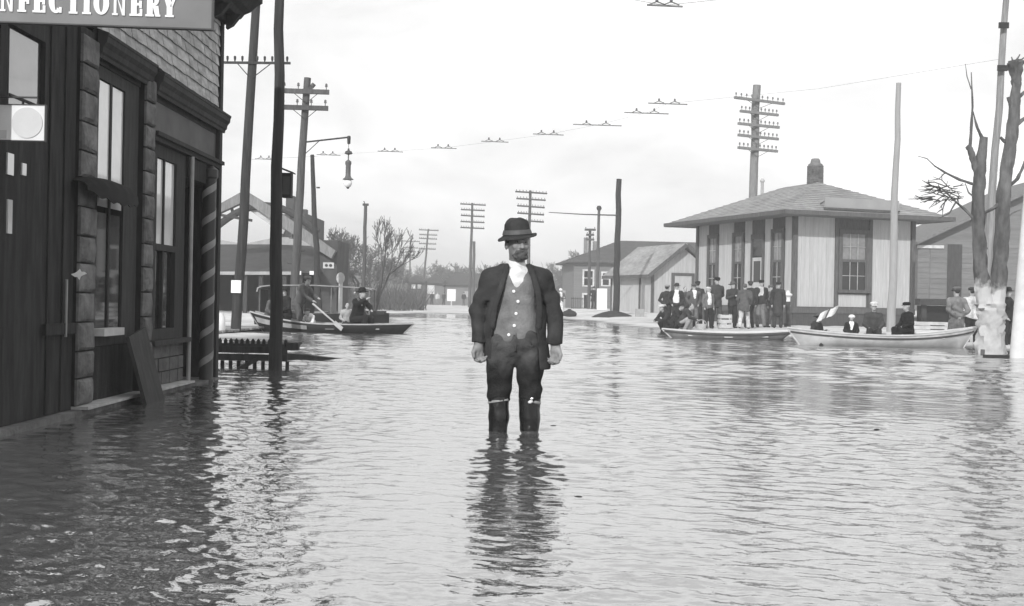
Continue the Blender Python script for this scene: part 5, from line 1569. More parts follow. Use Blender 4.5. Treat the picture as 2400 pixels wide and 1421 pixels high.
# boardwalk along the left bank
def boardwalk():
    z = .12
    T = thing('boardwalk', "grey plank boardwalk on the left bank under the tall leaning pole", 'boardwalk', (-7.2, 27.0, z))
    m = wood("boardwalk_plank", .26, rnd=.2)
    k = 0; y = -.8
    while y < 5.5:
        MB().box(-3.0, y + .006, -.045, .75 + random.uniform(-.05, .05), y + .235, random.uniform(-.004, .006)).build('plank', m, T)
        y += .245
    MB().box(-3.0, -.85, -.5, .62, -.81, -.05).build('joist', old_wood, T); MB().box(.6, -.8, -.5, .66, 5.5, -.05).build('joist', old_wood, T)
    tag(MB().lathe([(.10, 0), (.11, .04), (.10, .30), (.06, .36), (.06, .40), (0, .40)], c=(XAT(517, 28, .2), 28.0, z), n=12).build('milk_can', M("whitewash", .7), smooth=True), "small pale can standing on the boardwalk by the shop corner", 'can')
boardwalk()
def market():
    Y = 58.0
    s = Y / 2900.0
    T = thing('market_building', "dark open-fronted market with an arched gable, sloping roof and pale fascia", 'market', (XAT(640, Y, 0), Y, 0))
    dk = wood("market_dark", .05); gb = wood("gable_grey", .20, rnd=.1); rf = M("market_roof", .055, rough=.9, var=.25, scale=2, bump=.4, bscale=8)
    Wd = lambda mb, n, m: mb.build(n, m, T, world=True)
    p = lambda x, y, dy=0: P(x, y, Y + dy)
    def flat(pts, d, y0=0): return MB().prism([(q.x, q.z) for q in pts], d, lambda a, b, t: Vector((a, Y + y0 + t, b)))
    # barge boards of the gable (thick, with a curved inner rib)
    Wd(flat([p(480, 515), p(480, 497), p(571, 447), p(574, 472)], .5), 'barge_board', gb)
    Wd(flat([p(574.5, 472), p(574.5, 447), p(640, 487), p(700, 528), p(786, 588), p(776, 606), p(690, 552), p(632, 512)], .5), 'barge_board', gb)
    arch = []
    for i in range(15):
        t = i / 14; x = 500 + 245 * t; y = 600 - 118 * math.sin(math.pi * (.16 + .70 * t)) ** .9
        arch.append(p(x, y, .25))
    ab = MB(); ab.tube(arch, .17, 8); Wd(ab, 'arch_rib', dk)
    Wd(flat([p(584, 494), p(596, 487), p(668, 532), p(660, 548)], .12, .36), 'soffit_panel', M('pale_soffit', .50))
    Wd(flat([p(520, 512), p(556, 490), p(560, 500), p(522, 524)], .12, .36), 'soffit_panel', M('pale_soffit', .50))
    for x, y0, y1 in ((540, 470, 500), (560, 456, 486), (600, 468, 487), (620, 480, 500), (645, 497, 508)):
        Wd(MB().beam(p(x, y0, .22), p(x + 6, y1 + 3, .22), .14, .12), 'scroll_bracket', dk)
    Wd(MB().beam(p(516, 504, .2), p(590, 517, .2), .3, .12), 'tie_beam', dk)
    # roof of the open front, pale ridge behind it
    a0, a1 = p(470, 578), p(745, 586)
    MBr = MB().add([p(470, 636, -1.0), p(742, 634, -1.0), p(742, 577, 4.5), p(640, 573, 4.5), p(470, 573, 4.5)], [(0, 1, 2, 3, 4)])
    vs = MBr.v; top = [Vector(v_) for v_ in vs]; bot = [v_ + Vector((0, .0, -.12)) for v_ in top]
    n = 5; rr_ = MB().add(top + bot, [tuple(range(n)), tuple(range(2 * n - 1, n - 1, -1))] + [(i, n + i, n + (i + 1) % n, (i + 1) % n) for i in range(n)])
    Wd(rr_, 'roof', rf)
    Wd(MB().prism([(q.x, q.z) for q in (p(560, 578, 6), p(560, 574, 6), p(640, 558, 6), p(668, 556, 6), p(745, 566, 6), p(745, 580, 6))], 1.0, lambda a, b, t: Vector((a, Y + 6 + t, b))), 'rear_roof', M("tin_roof", .35, rough=.6, var=.15))
    Wd(MB().prism([(q.x, q.z) for q in (p(470, 578, 6), p(470, 560, 6), p(520, 563, 6), p(558, 570, 6), p(558, 578, 6))], 1.0, lambda a, b, t: Vector((a, Y + 6 + t, b))), 'rear_roof', M("tin_roof", .35))
    f0, f1 = p(470, 640.5, -1.05), p(696, 640.5, -1.05)
    Wd(MB().beam(f0, f1, .05, .15), 'fascia', M("market_fascia", .32, rough=.8, var=.25, scale=2))
    for x in (576, 612, 668, 705):
        q = p(x, 642, -.8); Wd(MB().box(q.x - .09, Y - .9, -.3, q.x + .09, Y - .72, q.z), 'post', dk)
    q0, q1 = p(470, 640, 5), p(790, 640, 5)
    Wd(MB().box(q0.x, Y + 4.6, -.3, q1.x, Y + 4.8, q0.z), 'wall', M("shade_black", .015))  # near-black colour stands in for shade inside the open front
    Wd(MB().box(q0.x, Y - .6, q0.z + .02, q1.x - 1, Y + 4.6, q0.z + .1), 'ceiling', M("shade_black", .015))
    # right pier with a small pale sign and stepped parapet
    x0, x1 = p(738, 600).x, p(787, 600).x
    Wd(MB().box(x0, Y + .52, -.3, x1, Y + 4.55, p(760, 562).z), 'pier', M("pier_plaster", .075, rough=.9, var=.25, scale=1.5, dirt=.3))
    for x, y in ((700, 640), (733, 640)):
        q = p(x, y, -1.1); sg = thing('market_sign', "left one of two small white signs under the market roof" if x < 710 else "right one of two small white signs under the market roof", 'sign', (q.x, Y - 1.2, q.z), 0, "small signs on the market front")
        MB().box(-.13, 0, -.085, .13, .03, .085).build('board', M("white_panel", .8), sg)
        MB().tube([(0, .015, .085), (0, .015, .22)], .012, 5).build('hook', iron, sg)
    q = p(768, 622, .2); sg = thing('pier_sign', "pale sign with two dark letters on the market's right pier", 'sign', (q.x, Y + .46, q.z))
    MB().box(-.26, 0, -.14, .26, .04, .14).build('board', M("pier_sign_paint", .50, rough=.7, var=.1), sg)
    for k in (-.10, .10):
        MB().lathe([(.03, 0), (.075, 0), (.075, .012), (.03, .012)], n=12, m=Matrix.Translation((k, 0, 0)) @ Matrix.Rotation(R(90), 4, 'X')).build('letter', M("letter_dark", .05), sg)
market()
def brick_block():
    Y = 84.0
    T = thing('brick_block', "dark brick building with stepped parapets and chimneys behind the market gable", 'building', (XAT(660, Y, 5), Y, 0))
    br = M("dark_brick", .05, rough=.95, var=.3, scale=3, bump=.3, bscale=20)
    def blk(xa, xb, yt, d0, d1, n): 
        a, b = P(xa, yt, Y), P(xb, yt, Y)
        MB().box(a.x, Y + d0, -.3, b.x, Y + d1, a.z).build(n, br, T, world=True)
    blk(646, 680, 502, 0, 8, 'wall'); blk(680.2, 713, 498, .3, 9, 'wall')
    for xa, xb, yt in ((664, 683, 456), (697, 712, 488)):
        a, b = P(xa, yt, Y), P(xb, yt, Y)
        c = MB().box(a.x, Y + 1, 4, b.x, Y + 1.8, a.z).build('chimney', br, T, world=True)
    for xa in (650, 664):
        a = P(xa, 520, Y); f = MB().box(a.x, Y - .06, a.z - 1.2, a.x + .6, Y - .003, a.z).build('window', trim_dark, T, world=True)
        MB().box(a.x + .06, Y - .075, a.z - 1.1, a.x + .54, Y - .062, a.z - .08).build('pane', glass_old, f, world=True)
brick_block()
# round pale sign on a white post
q = P(799, 652, 44.0)
T = thing('round_sign', "round pale street sign on a white post behind the dark boats", 'sign', (q.x, 44.0, 0))
MB().tube([(0, 0, -.35), (0, 0, q.z + .05)], .07, 8).build('post', M("whitewash", .7), T, smooth=True)
MB().lathe([(0, 0), (.15, 0), (.15, .04), (0, .04)], n=20, m=Matrix.Translation((0, -.075, q.z)) @ Matrix.Rotation(R(90), 4, 'X') @ Matrix.Scale(1.35, 4, (0, 1, 0))).build('disc', M("sign_disc", .42, rough=.6, var=.2, scale=8), T)
# far low buildings along the end of the street
def far_row():
    Y = 165.0
    def fb(label, xa, xb, yt, v, roof=None, name='far_building', openings=()):
        a, b = P(xa, yt, Y), P(xb, yt, Y)
        T = thing(name, label, 'building', ((a.x + b.x) / 2, Y, 0))
        wl = MB().box(a.x, Y, -.3, b.x, Y + 8, a.z).build('wall', M("far_wall_%02d" % round(v * 100), v, rough=.9, var=.15, scale=.6), T, world=True)
        if roof:
            m_ = (a.x + b.x) / 2
            MB().prism([(a.x - .5, a.z), (b.x + .5, a.z), (b.x - 1.2, a.z + roof), (a.x + 1.2, a.z + roof)], 9, lambda x, z, t: Vector((x, Y - .6 + t, z + .003))).build('roof', M("far_roof", .07, rough=.9), T, world=True)
        for xo, yo, wo, ho, vo in openings:
            q = P(xo, yo, Y - .08); sc = Y / 2900
            MB().box(q.x - wo * sc / 2, Y - .09, q.z - ho * sc / 2, q.x + wo * sc / 2, Y - .003, q.z + ho * sc / 2).build('window', M("far_pane_%02d" % round(vo * 100), vo, rough=.4), T, world=True)
    fb("long low dark shed with two white windows at the far end of the street", 955, 998, 662, .10, 1.0, 'far_shed', ((969, 672, 9, 10, .75), (983, 672, 9, 10, .75)))
    fb("far low building with a pale whitewashed front at the street's end", 1000, 1042, 664, .16, 1.2, 'far_shop', ((1010, 679, 17, 20, .6),))
    fb("far grey house behind the white poster at the street's end", 1044, 1178, 668, .17, 1.6, 'far_house', ((1094, 690, 10, 14, .35), (1140, 685, 8, 12, .3), (1162, 685, 8, 12, .3)))
    q = P(1058, 692, 150)
    tag(MB().box(q.x - .52, 150, q.z - .72, q.x + .52, 150.05, q.z + .72).box(q.x - .04, 150.051, -.3, q.x + .04, 150.12, q.z).build('poster_board', M("white_panel", .8)), "white poster board standing at the far end of the street", 'poster board')
    q0 = P(1290, 640, 130); 
    T = thing('far_cottage', "small hazy grey cottage half hidden by the wading man's shoulder", 'house', (q0.x, 130, .2))
    MB().box(0, 0, -.5, 4.2, 5, 1.6).build('wall', M("far_wall_17", .17), T)
    MB().prism([(-.3, 1.5), (4.5, 1.5), (2.8, 3.1), (2.0, 3.1)], 5.6, lambda a, b, t: Vector((a, -.3 + t, b))).build('roof', M("far_roof", .07), T)
    q = P(1327, 693, 110); MB_ = MB().box(q.x - .35, 110, -.2, q.x + .35, 110.6, q.z + .45); tag(MB_.build('gate_post', M("pale_stone", .33)), "pale square gate post before the hazy cottage", 'post')
far_row()
# ------------------------------------------------------------------ rowing boats
def boat(name, label, px0, px1, ywl, half, bow_side, sheer, depth, mat, inner, rail_mat, stripe=None, strake=None, transom=True, yaw=0.0, seats=3, group="rowing boats at the flood's edge", dy=0.0):
    """px0, px1: the ends of the rail; sheer = (z at the left end, middle, right end) above the water; bow_side -1 left, +1 right, 0 both"""
    c0, c1 = G((px0 + px1) / 2, ywl, 0), None
    Y = c0.y + dy
    xa, xb = XAT(px0, Y, sheer[0]), XAT(px1, Y, sheer[2])
    Lh = (xb - xa) / 2 / math.cos(yaw); cx = (xa + xb) / 2
    T = thing(name, label, 'rowboat', (cx, Y, 0), yaw, group)
    n = 24; m_ = 7
    def sh(t):
        z0, zm, z1 = sheer
        return zm + (z0 - zm) * max(0, -t) ** 2.0 + (z1 - zm) * max(0, t) ** 2.0
    def beam_(t):
        b = max(0.0, 1 - abs(t) ** 2.6)
        if bow_side == 1 and t < 0: b = 1 - .45 * (-t) ** 2.2
        if bow_side == -1 and t > 0: b = 1 - .45 * t ** 2.2
        return half * max(b, .03)
    def sec(t, off, k):
        """k from 0 (rail) to m_ (keel) on the near side"""
        u = k / m_; b = beam_(t) - off; s = sh(t) - (.0 if off == 0 else .0)
        rake = .10 + .16 * (abs(t) ** 3)
        y = b * (math.cos(u * math.pi / 2) ** .55)
        zk = -depth * (1 - .35 * abs(t) ** 3) + (off * .9)
        z = s + (zk - s) * (u ** .9 if u < 1 else 1)
        x = t * Lh - math.copysign(1, t) * abs(t) ** 6 * rake * (s - z) / max(.2, s + depth) * 1.6
        return Vector((x, y, z))
    def skin(off):
        vs = []
        for i in range(n + 1):
            t = -1 + 2 * i / n
            row = [sec(t, off, k) for k in range(m_ + 1)]
            vs += [Vector((p.x, -p.y, p.z)) for p in row] + [p for p in reversed(row[:-1])]
        w_ = 2 * m_ + 1
        fs = [(i * w_ + k, i * w_ + k + 1, (i + 1) * w_ + k + 1, (i + 1) * w_ + k) for i in range(n) for k in range(w_ - 1)]
        return vs, fs, w_
    vo, fo, w_ = skin(0); vi, fi, _ = skin(.022)
    b = MB().add(vo, fo + [tuple(range(w_)), tuple(range(n * w_ + w_ - 1, n * w_ - 1, -1))])
    b.build('hull', mat, T, smooth=True)
    i_ = MB().add(vi, [f[::-1] for f in fi]); i_.build('lining', inner, T, smooth=True, fix=False)
    for s in (-1, 1):
        pts = [Vector((sec(-1 + 2 * i / n, 0, 0).x, s * sec(-1 + 2 * i / n, 0, 0).y, sh(-1 + 2 * i / n) + .008)) for i in range(n + 1)]
        g = MB()
        for p, q in zip(pts[:-1], pts[1:]): g.beam(p, q, .045, .034)
        g.build('gunwale', rail_mat, T)
        if stripe:
            pts2 = [Vector((sec(-1 + 2 * i / n, 0, 1.0).x, s * (sec(-1 + 2 * i / n, 0, 1.0).y + .008), sec(-1 + 2 * i / n, 0, 1.0).z)) for i in range(n + 1)]
            g = MB()
            for p, q in zip(pts2[:-1], pts2[1:]): g.beam(p, q, .022, .036)
            g.build('rubbing_strake', stripe, T)
    if strake:
        t0, t1, sm = strake; vs = []
        ns = 12
        for i in range(ns + 1):
            t = t0 + (t1 - t0) * i / ns
            for k in (.9, 2.6):
                p = sec(t, 0, k); vs.append(Vector((p.x, -p.y - .009, p.z)))
        MB().add(vs, [(2 * i, 2 * i + 1, 2 * i + 3, 2 * i + 2) for i in range(ns)]).build('strake', sm, T, smooth=True)
    for k in range(seats):
        t = -.55 + 1.1 * k / max(1, seats - 1)
        bb = beam_(t) - .03; zz = sh(t) - .10
        MB().box(t * Lh - .11, -bb, zz - .025, t * Lh + .11, bb, zz).build('thwart', rail_mat, T)
    if transom and bow_side:
        t = -bow_side; e = [sec(t, -.003, k) for k in range(m_)]
        pl = [Vector((p.x - bow_side * .006, -p.y, p.z)) for p in e] + [Vector((p.x - bow_side * .006, p.y, p.z)) for p in reversed(e)]
        pl2 = [p + Vector((-bow_side * .025, 0, 0)) for p in pl]; nn = len(pl)
        MB().add(pl + pl2, [tuple(range(nn)), tuple(range(2 * nn - 1, nn - 1, -1))] + [(a, nn + a, nn + (a + 1) % nn, (a + 1) % nn) for a in range(nn)]).build('transom', rail_mat if not strake else strake[2], T)
    if bow_side in (1, 0):
        MB().tube([sec(1, 0, k) * 1 + Vector((.012, -sec(1, 0, k).y, 0)) for k in range(m_)], .022, 6).build('stem', rail_mat, T)
    if bow_side in (-1, 0):
        MB().tube([sec(-1, 0, k) * 1 + Vector((-.012, -sec(-1, 0, k).y, 0)) for k in range(m_)], .022, 6).build('stem', rail_mat, T)
    return T, Y
boat_white = M("boat_white_paint", .62, rough=.6, var=.12, scale=4, dirt=.25, dscale=2.5, bump=.15)
boat_dark = M("boat_tarred", .018, rough=.5, var=.4, scale=4)
boat_grey = M("boat_grey_paint", .22, rough=.7, var=.25, scale=5, dirt=.3)
boat_in = M("boat_inside", .30, rough=.85, var=.3, scale=6)
BW, YW = boat('rowboat', "long white rowing boat with a dark line under its rail, by the forked tree", 1846, 2288, 812, .62, 0, (.40, .27, .50), .16, boat_white, boat_in, boat_white, stripe=M("boat_line", .06), seats=4)
BG, YG = boat('rowboat', "low grey flat boat with dark waterline lying left of the long white boat", 1553, 1852, 800, .52, -1, (.235, .17, .25), .14, boat_grey, boat_in, M("boat_pale_rail", .62, rough=.8, var=.1), stripe=M("boat_line", .06), seats=3, dy=2.2, yaw=R(-3))
BD, YD = boat('rowboat', "black rowing boat with pale bow planks, poled by a standing man", 592, 968, 779, .60, 1, (.50, .215, .26), .16, boat_dark, boat_in, M("boat_rail", .40, rough=.8, var=.2), strake=(-.96, -.28, M("boat_pale_planks", .34, rough=.8, var=.25, scale=5)), seats=3)
# canopied launch moored behind the black boat
def launch():
    Y = 38.5
    T = thing('canopy_launch', "dark launch with a thin flat canopy on posts, moored behind the black boat", 'launch', (XAT(760, Y, 0), Y, 0))
    x0, x1 = XAT(606, Y, .5) - T.location.x, XAT(912, Y, .4) - T.location.x
    vs = []; n = 16; sec_ = [(1, 1), (.96, .55), (.8, .1), (.5, -.3), (0, -.4)]
    for i in range(n + 1):
        t = i / n; b = .85 * (1 - max(0, (t - .55) / .45) ** 2.4) * (.86 + .14 * min(1, t * 4)) + .02; top = .40 + .06 * t ** 3 + (.02 if t < .1 else 0)
        row = [(x0 + (x1 - x0) * t, -b * a, top * z if z > 0 else z) for a, z in sec_] + [(x0 + (x1 - x0) * t, b * a, top * z if z > 0 else z) for a, z in reversed(sec_[:-1])]
        vs += row
    w_ = 2 * len(sec_) - 1
    fs = [(i * w_ + k, i * w_ + (k + 1) % w_, (i + 1) * w_ + (k + 1) % w_, (i + 1) * w_ + k) for i in range(n) for k in range(w_)]
    MB().add(vs, fs + [tuple(range(w_)), tuple(range(n * w_ + w_ - 1, n * w_ - 1, -1))]).build('hull', boat_dark, T, smooth=True)
    c0, c1 = XAT(612, Y, 1.3) - T.location.x, XAT(878, Y, 1.3) - T.location.x
    zc = P(740, 672, Y).z
    b = MB(); L_ = c1 - c0; pr = [(0, -.20), (.03, -.07), (.16, -.01), (.5, .03), (L_ * .5, .05), (L_ - .2, .0), (L_, -.05), (L_, -.085), (L_ - .2, -.035), (L_ * .5, .015), (.5, -.005), (.18, -.045), (.07, -.09), (.04, -.20)]
    b.prism(pr, 1.5, lambda a, q, t: Vector((c0 + a, -.75 + t, zc + q))); b.build('canopy', M("canvas_canopy", .26, rough=.95, var=.25, scale=3), T)
    for f in (.02, .34, .64, .97):
        for y in (-.68, .68):
            MB().tube([(c0 + L_ * f + .03, y, .2), (c0 + L_ * f + .03, y, zc + .0)], .022, 6).build('post', M("canopy_post", .18), T)
    MB().box(c0 + .06, -.70, .35, c0 + .10, .70, zc - .12).build('rear_curtain', M("canvas_dark", .05, rough=.95), T)
    for f in (.22, .5, .75):
        MB().box(c0 + L_ * f, -.6, .42, c0 + L_ * f + .3, .6, .47).build('thwart', boat_in, T)
    MB().box(x0 + (x1 - x0) * .80, -.35, .41, x0 + (x1 - x0) * .97, .35, .52).build('foredeck', boat_dark, T)
launch()
# ------------------------------------------------------------------ the onlookers
def at(px, Y, z=None):
    x = XAT(px, Y, .9)
    return (x, Y, gz(x, Y) if z is None else z)
GR = "men standing in front of the depot"
def crowd(label, px, Y, Ht, deg, **k):
    return person(label, at(px, Y), R(deg), Ht, group=GR, **k)
crowd("man at the crowd's left end, back half turned, in dark coat and pale flat hat", 1563, 44.6, 1.62, 150, kind='behind', coat=.04, trous=.05, hat='cap', hatv=.28)
crowd("man with big white shirt front showing under his open dark jacket", 1585, 44.0, 1.66, -10, kind='pockets', coat=.04, trous=.045, hat='derby', hatv=.05, shirt=.8, vw=.10)
crowd("short bareheaded lad peering between two men at the crowd's left", 1607, 46.2, 1.52, 10, coat=.06, trous=.06, hat=None, hair=.05)
crowd("man in mid-grey suit with white collar, hands in pockets", 1626, 44.0, 1.63, 8, kind='pockets', coat=.10, trous=.13, hat='cap', hatv=.09, shirt=.7)
crowd("dark-haired man seen from behind the grey-suited man", 1634, 45.6, 1.72, 175, coat=.05, trous=.05, hat='cap', hatv=.03)
crowd("short lad in pale cap with white shirt and black trousers", 1660, 43.8, 1.50, 25, kind='stand', coat=.14, trous=.025, hat='cap', hatv=.5, shirt=.75, vw=.07)
crowd("tallest man in the crowd, in black cap and long dark coat", 1679, 44.2, 1.84, 10, kind='behind', coat=.055, trous=.07, hat='cap', hatv=.015, long=.5)
crowd("man in soft hat holding both hands to his chest", 1717, 44.2, 1.72, 18, kind='chest', coat=.045, trous=.03, hat='fedora', hatv=.10)
crowd("man bending forward with his back turned, long grey jacket and pale trousers", 1744, 43.2, 1.68, 158, kind='stride', coat=.085, trous=.50, hat=None, long=.5, hair=.10)
crowd("dark man with bowed head just behind the bending man in pale trousers", 1757, 44.8, 1.73, 170, coat=.04, trous=.04, hat='cap', hatv=.05)
crowd("upright man in dark suit and black cap with pale collar and pale trouser legs", 1783, 45.0, 1.75, 5, kind='behind', coat=.04, trous=.16, hat='cap', hatv=.02, shirt=.5)
crowd("grey figure standing beside the long-aproned man", 1806, 46.0, 1.60, 30, coat=.11, trous=.12, hat='cap', hatv=.12)
crowd("man with bright face in long dark apron at the crowd's right end", 1823, 44.8, 1.70, -8, kind='stand', coat=.035, trous=.05, hat='cap', hatv=.03, apron=.05, long=.6)
# low figures on the bank by the grey boat
person("crouching figure in black with bent pale head, left of the crowd", at(1562, 40.6), R(-60), 1.62, kind='crouch', coat=.035, trous=.035, hat='cap', hatv=.55)
person("second crouching figure in black beside the pale sack", at(1584, 41.8), R(60), 1.6, kind='crouch', coat=.03, trous=.03, hat='fedora', hatv=.04)
person("sitting man in pale trousers on the bank below the grey-suited man", (*at(1606, 39.8)[:2], .02), R(70), 1.55, kind='crouch', coat=.05, trous=.32, hat=None)
# aboard or beside the white boat
fl = -.10
person("person hunched in the white boat reading a spread newspaper", (XAT(1906, YW + .05, .6), YW + .05, -.25), R(40), 1.45, kind='read', coat=.045, trous=.05, hat='fedora', hatv=.10, lean=R(12))
c = Vector((XAT(1936, YW - .1, .75), YW - .25, P(1936, 735, YW).z))
nw = MB(); 
for s in (-1, 1):
    vs = []
    for i in range(5):
        for j in range(4):
            u, v_ = i / 4, j / 3
            vs.append(Vector((c.x + s * .02 + u * s * .20 + .10 * (v_ - .5), c.y - .05 * math.sin(u * 3), c.z - .11 + .22 * v_ + .10 * s * u + .01 * math.sin(i * 2 + j))))
    nw.add(vs, [(i * 4 + j, i * 4 + j + 1, (i + 1) * 4 + j + 1, (i + 1) * 4 + j) for i in range(4) for j in range(3)])
    nw.add([p + Vector((0, .004, 0)) for p in vs], [(i * 4 + j, (i + 1) * 4 + j, (i + 1) * 4 + j + 1, i * 4 + j + 1) for i in range(4) for j in range(3)])
tag(nw.build('newspaper', M("newsprint", .66, rough=.9, var=.18, scale=26), fix=False), "spread white newspaper held up in the white boat", 'newspaper')
person("small girl in white bonnet and white-fronted dark coat sitting in the white boat", (XAT(1996, YW, .5), YW + .05, -.08), R(-5), 1.12, kind='sit', coat=.025, trous=.03, hat='bonnet', hatv=.75, shirt=.8, child=True)
person("youth in pale cap and dark jacket sitting upright in the white boat", (XAT(2047, YW + .1, .6), YW + .1, -.08), R(-12), 1.54, kind='sit', coat=.06, trous=.035, hat='cap', hatv=.6, child=True)
person("boy all in black with black cap in the white boat, face turned left", (XAT(2129, YW + .1, .6), YW + .1, -.02), R(-70), 1.47, kind='sit', coat=.015, trous=.015, hat='cap', hatv=.01, child=True, headyaw=R(-25))
person("man in long light grey overcoat seen from behind near the white boat's end", (XAT(2241, 31.3, .9), 31.3, -.22), R(186), 1.74, kind='behind', coat=.20, trous=.06, hat='cap', hatv=.12, long=1.15)
person("man in white shirt and dark trousers beside the overcoated man", (XAT(2278, 33.2, .9), 33.2, -.12), R(165), 1.66, kind='pockets', coat=.62, trous=.03, hat='cap', hatv=.05)
person("dark figure half hidden between the forked tree and the white post", (XAT(2361, 31.0, .9), 31.0, -.12), R(40), 1.66, kind='pockets', coat=.03, trous=.03, hat='derby', hatv=.04)
# by the water on the far right bank
person("woman in white hat and white skirt standing at the water's edge past the man's arm", at(1314, 72.0), R(15), 1.62, kind='fold', coat=.14, trous=.72, hat='bonnet', hatv=.75, skirt=True, shirt=.7)
sk = MB(); sk.lathe([(.02, 0), (.28, .02), (.33, .14), (.26, .28), (.10, .36), (.06, .42), (0, .43)], n=12, sx=1.3)
o = sk.build('sack', M("dark_sack", .03, rough=.95), smooth=True); o.location = at(1335, 69.5); tag(o, "small dark sack lying by the woman in white skirt", 'sack')
person("solitary man in long black coat standing by the bright white board", at(1391, 92.0), R(20), 1.72, kind='behind', coat=.025, trous=.03, hat='derby', hatv=.03, long=.7)
person("hatless figure in dark coat far down the street, left of the pale one", at(1012, 160.0), R(5), 1.75, coat=.03, trous=.03, hat='derby', hatv=.03, h=.05)
person("far pale-clad figure between two dark ones at the street's end", at(1025, 158.0), R(0), 1.68, coat=.5, trous=.2, hat=None, h=.05)
person("far dark figure right of the pale one at the street's end", at(1040, 157.0), R(10), 1.66, coat=.04, trous=.04, hat='cap', hatv=.04, h=.05)
person("lone far figure in black jacket near the wading man's sleeve", at(1087, 150.0), R(0), 1.70, coat=.03, trous=.10, hat='cap', hatv=.03, h=.05)
# in the black boat
fz = -.08
m1 = person("standing man in grey coat leaning forward over his pole in the black boat", (XAT(700, YD, .8), YD, fz), R(62), 1.68, kind='pole', coat=.10, trous=.09, hat='cap', hatv=.13)
m2 = person("man in black rowing with a long pale oar at the black boat's right", (XAT(836, YD, .7), YD - .05, -.13), R(55), 1.86, kind='row', coat=.018, trous=.02, hat='derby', hatv=.02)
person("dim grey passenger hunched at the black boat's left end", (XAT(630, YD, .7), YD + .1, -.02), R(60), 1.50, kind='sit', coat=.10, trous=.06, hat=None, lean=R(14))
person("black-clad passenger half hidden by the thick near pole", (XAT(668, YD, .7), YD + .2, -.02), R(-50), 1.66, kind='sit', coat=.025, trous=.03, hat='derby', hatv=.03)
person("crouched passenger in white shirt in the middle of the black boat", (XAT(727, YD, .6), YD + .15, -.14), R(-30), 1.25, kind='crouch', coat=.72, trous=.05, hat='cap', hatv=.1)
person("passenger in white blouse seated beside the black-clad rower", (XAT(808, YD, .6), YD + .4, -.12), R(20), 1.25, kind='sit', coat=.34, trous=.05, hat=None)
def oar(label, a, b, blade):
    T = thing('oar', label, 'oar', a, 0, "oars of the black boat")
    a, b = Vector((0, 0, 0)), Vector(b) - Vector(a)
    d = b.normalized()
    MB().tube([a, a + d * (b.length - blade)], [.026, .020], 8).build('shaft', M("oar_wood", .42, rough=.7, var=.2), T, smooth=True)
    MB().beam(b - d * blade, b, .018, .11).build('blade', M("oar_wood", .42), T)
oar("pale long oar gripped high by the black-clad rower", P(831, 686, YD - .62), G(886, 781, -.02) + Vector((0, .15, -.06)), .35)
oar("dull grey oar slanting right from the standing man's hands", P(733, 712, YD - .55), P(802, 772, YD - 1.0), .3)
# things lying on the bank
o = MB().lathe([(0, 0), (.17, .01), (.21, .14), (.20, .32), (.14, .42), (.07, .46), (.09, .52), (0, .53)], n=12, sx=1.1).build('flour_sack', M("sackcloth", .36, rough=.95, var=.25, scale=7, bump=.4), smooth=True)
o.location = at(1608, 42.4); tag(o, "pale bulging sack standing before the grey-suited man", 'sack')
T = thing('wicker_basket', "small pale round basket between two men's feet", 'basket', at(1644, 42.2))
MB().lathe([(0, 0), (.15, 0), (.20, .20), (.18, .20), (.13, .03), (0, .03)], n=14).build('bowl', M("wicker", .45, rough=.9, var=.3, scale=25), T, smooth=True)
MB().tube([(.18 * math.cos(a), 0, .19 + .15 * math.sin(a)) for a in np.linspace(0, math.pi, 9)], .012, 5).build('handle', M("wicker", .45), T)
T = thing('slatted_crate', "low pale slatted crate standing among the crowd's legs", 'crate', at(1700, 43.4))
for k in range(3): MB().box(-.20, -.22, .04 + k * .17, .20, -.19, .16 + k * .17).build('slat', M("crate_pine", .44, rough=.85, var=.2), T)
for k in range(3): MB().box(-.23, -.21, .04 + k * .17, -.202, .2, .16 + k * .17).build('slat', M("crate_pine", .62), T)
for x in (-.2, .16):
    for y in (-.188, .16): MB().box(x, y, 0, x + .04, y + .04, .52).build('post', M("crate_pine", .62), T)
T = thing('slat_stack', "stack of long pale planks on bearers behind the white boat's right end", 'plank stack', (XAT(2177, 36.5, .3), 36.5, gz(XAT(2177, 36.5, .3), 36.5)))
for k in range(4):
    MB().box(-.62, 0, .02 + k * .115, .62, .5, .11 + k * .115).build('plank', M("crate_pine", .62), T)
for k in range(3):
    MB().box(.14, -.012, .1125 + k * .115, .46, .3, .132 + k * .115).build('bearer', M("bearer_dark", .03), T)
T = thing('iron_hydrant', "pale flared-topped hydrant post at the depot's near corner", 'hydrant', at(1846, 46.5))
MB().lathe([(.13, 0), (.13, .12), (.085, .16), (.085, .78), (.10, .82), (.10, .95), (0, .95)], n=14).build('barrel', M("hydrant_dark", .06, rough=.5), T, smooth=True)
MB().lathe([(0, .95), (.09, .95), (.09, 1.12), (.17, 1.18), (.17, 1.23), (.07, 1.28), (.05, 1.36), (0, 1.37)], n=14).build('cap', M("whitewash", .7), T, smooth=True)
MB().lathe([(.045, -.17), (.05, -.10), (.045, 0), (0, 0)], c=(0, 0, .62), n=8, m=Matrix.Rotation(R(90), 4, 'X')).build('nozzle', M("whitewash", .7), T, smooth=True)
for i, (px, Y, l, lab) in enumerate(((1500, 66, .9, "pale stone block at the foot of the small shed, right of the black pole"), (1424, 67, 2.0, "dark heap of earth round the foot of the thick black pole"))):
    if i == 0:
        o = MB().box(-.22, -.2, 0, .22, .2, .42).build('stone_slab', M("pale_stone", .33)); o.location = at(px, Y); tag(o, lab, 'stone')
    else:
        o = MB().lathe([(1.05, -.05), (.85, .08), (.5, .22), (.2, .30), (0, .32)], n=16, sx=1.15).build('earth_heap', M("dark_earth", .035, rough=1, var=.4, bump=.6, bscale=12), smooth=True); o.location = at(1438, 67.8); tag(o, lab, 'earth heap')
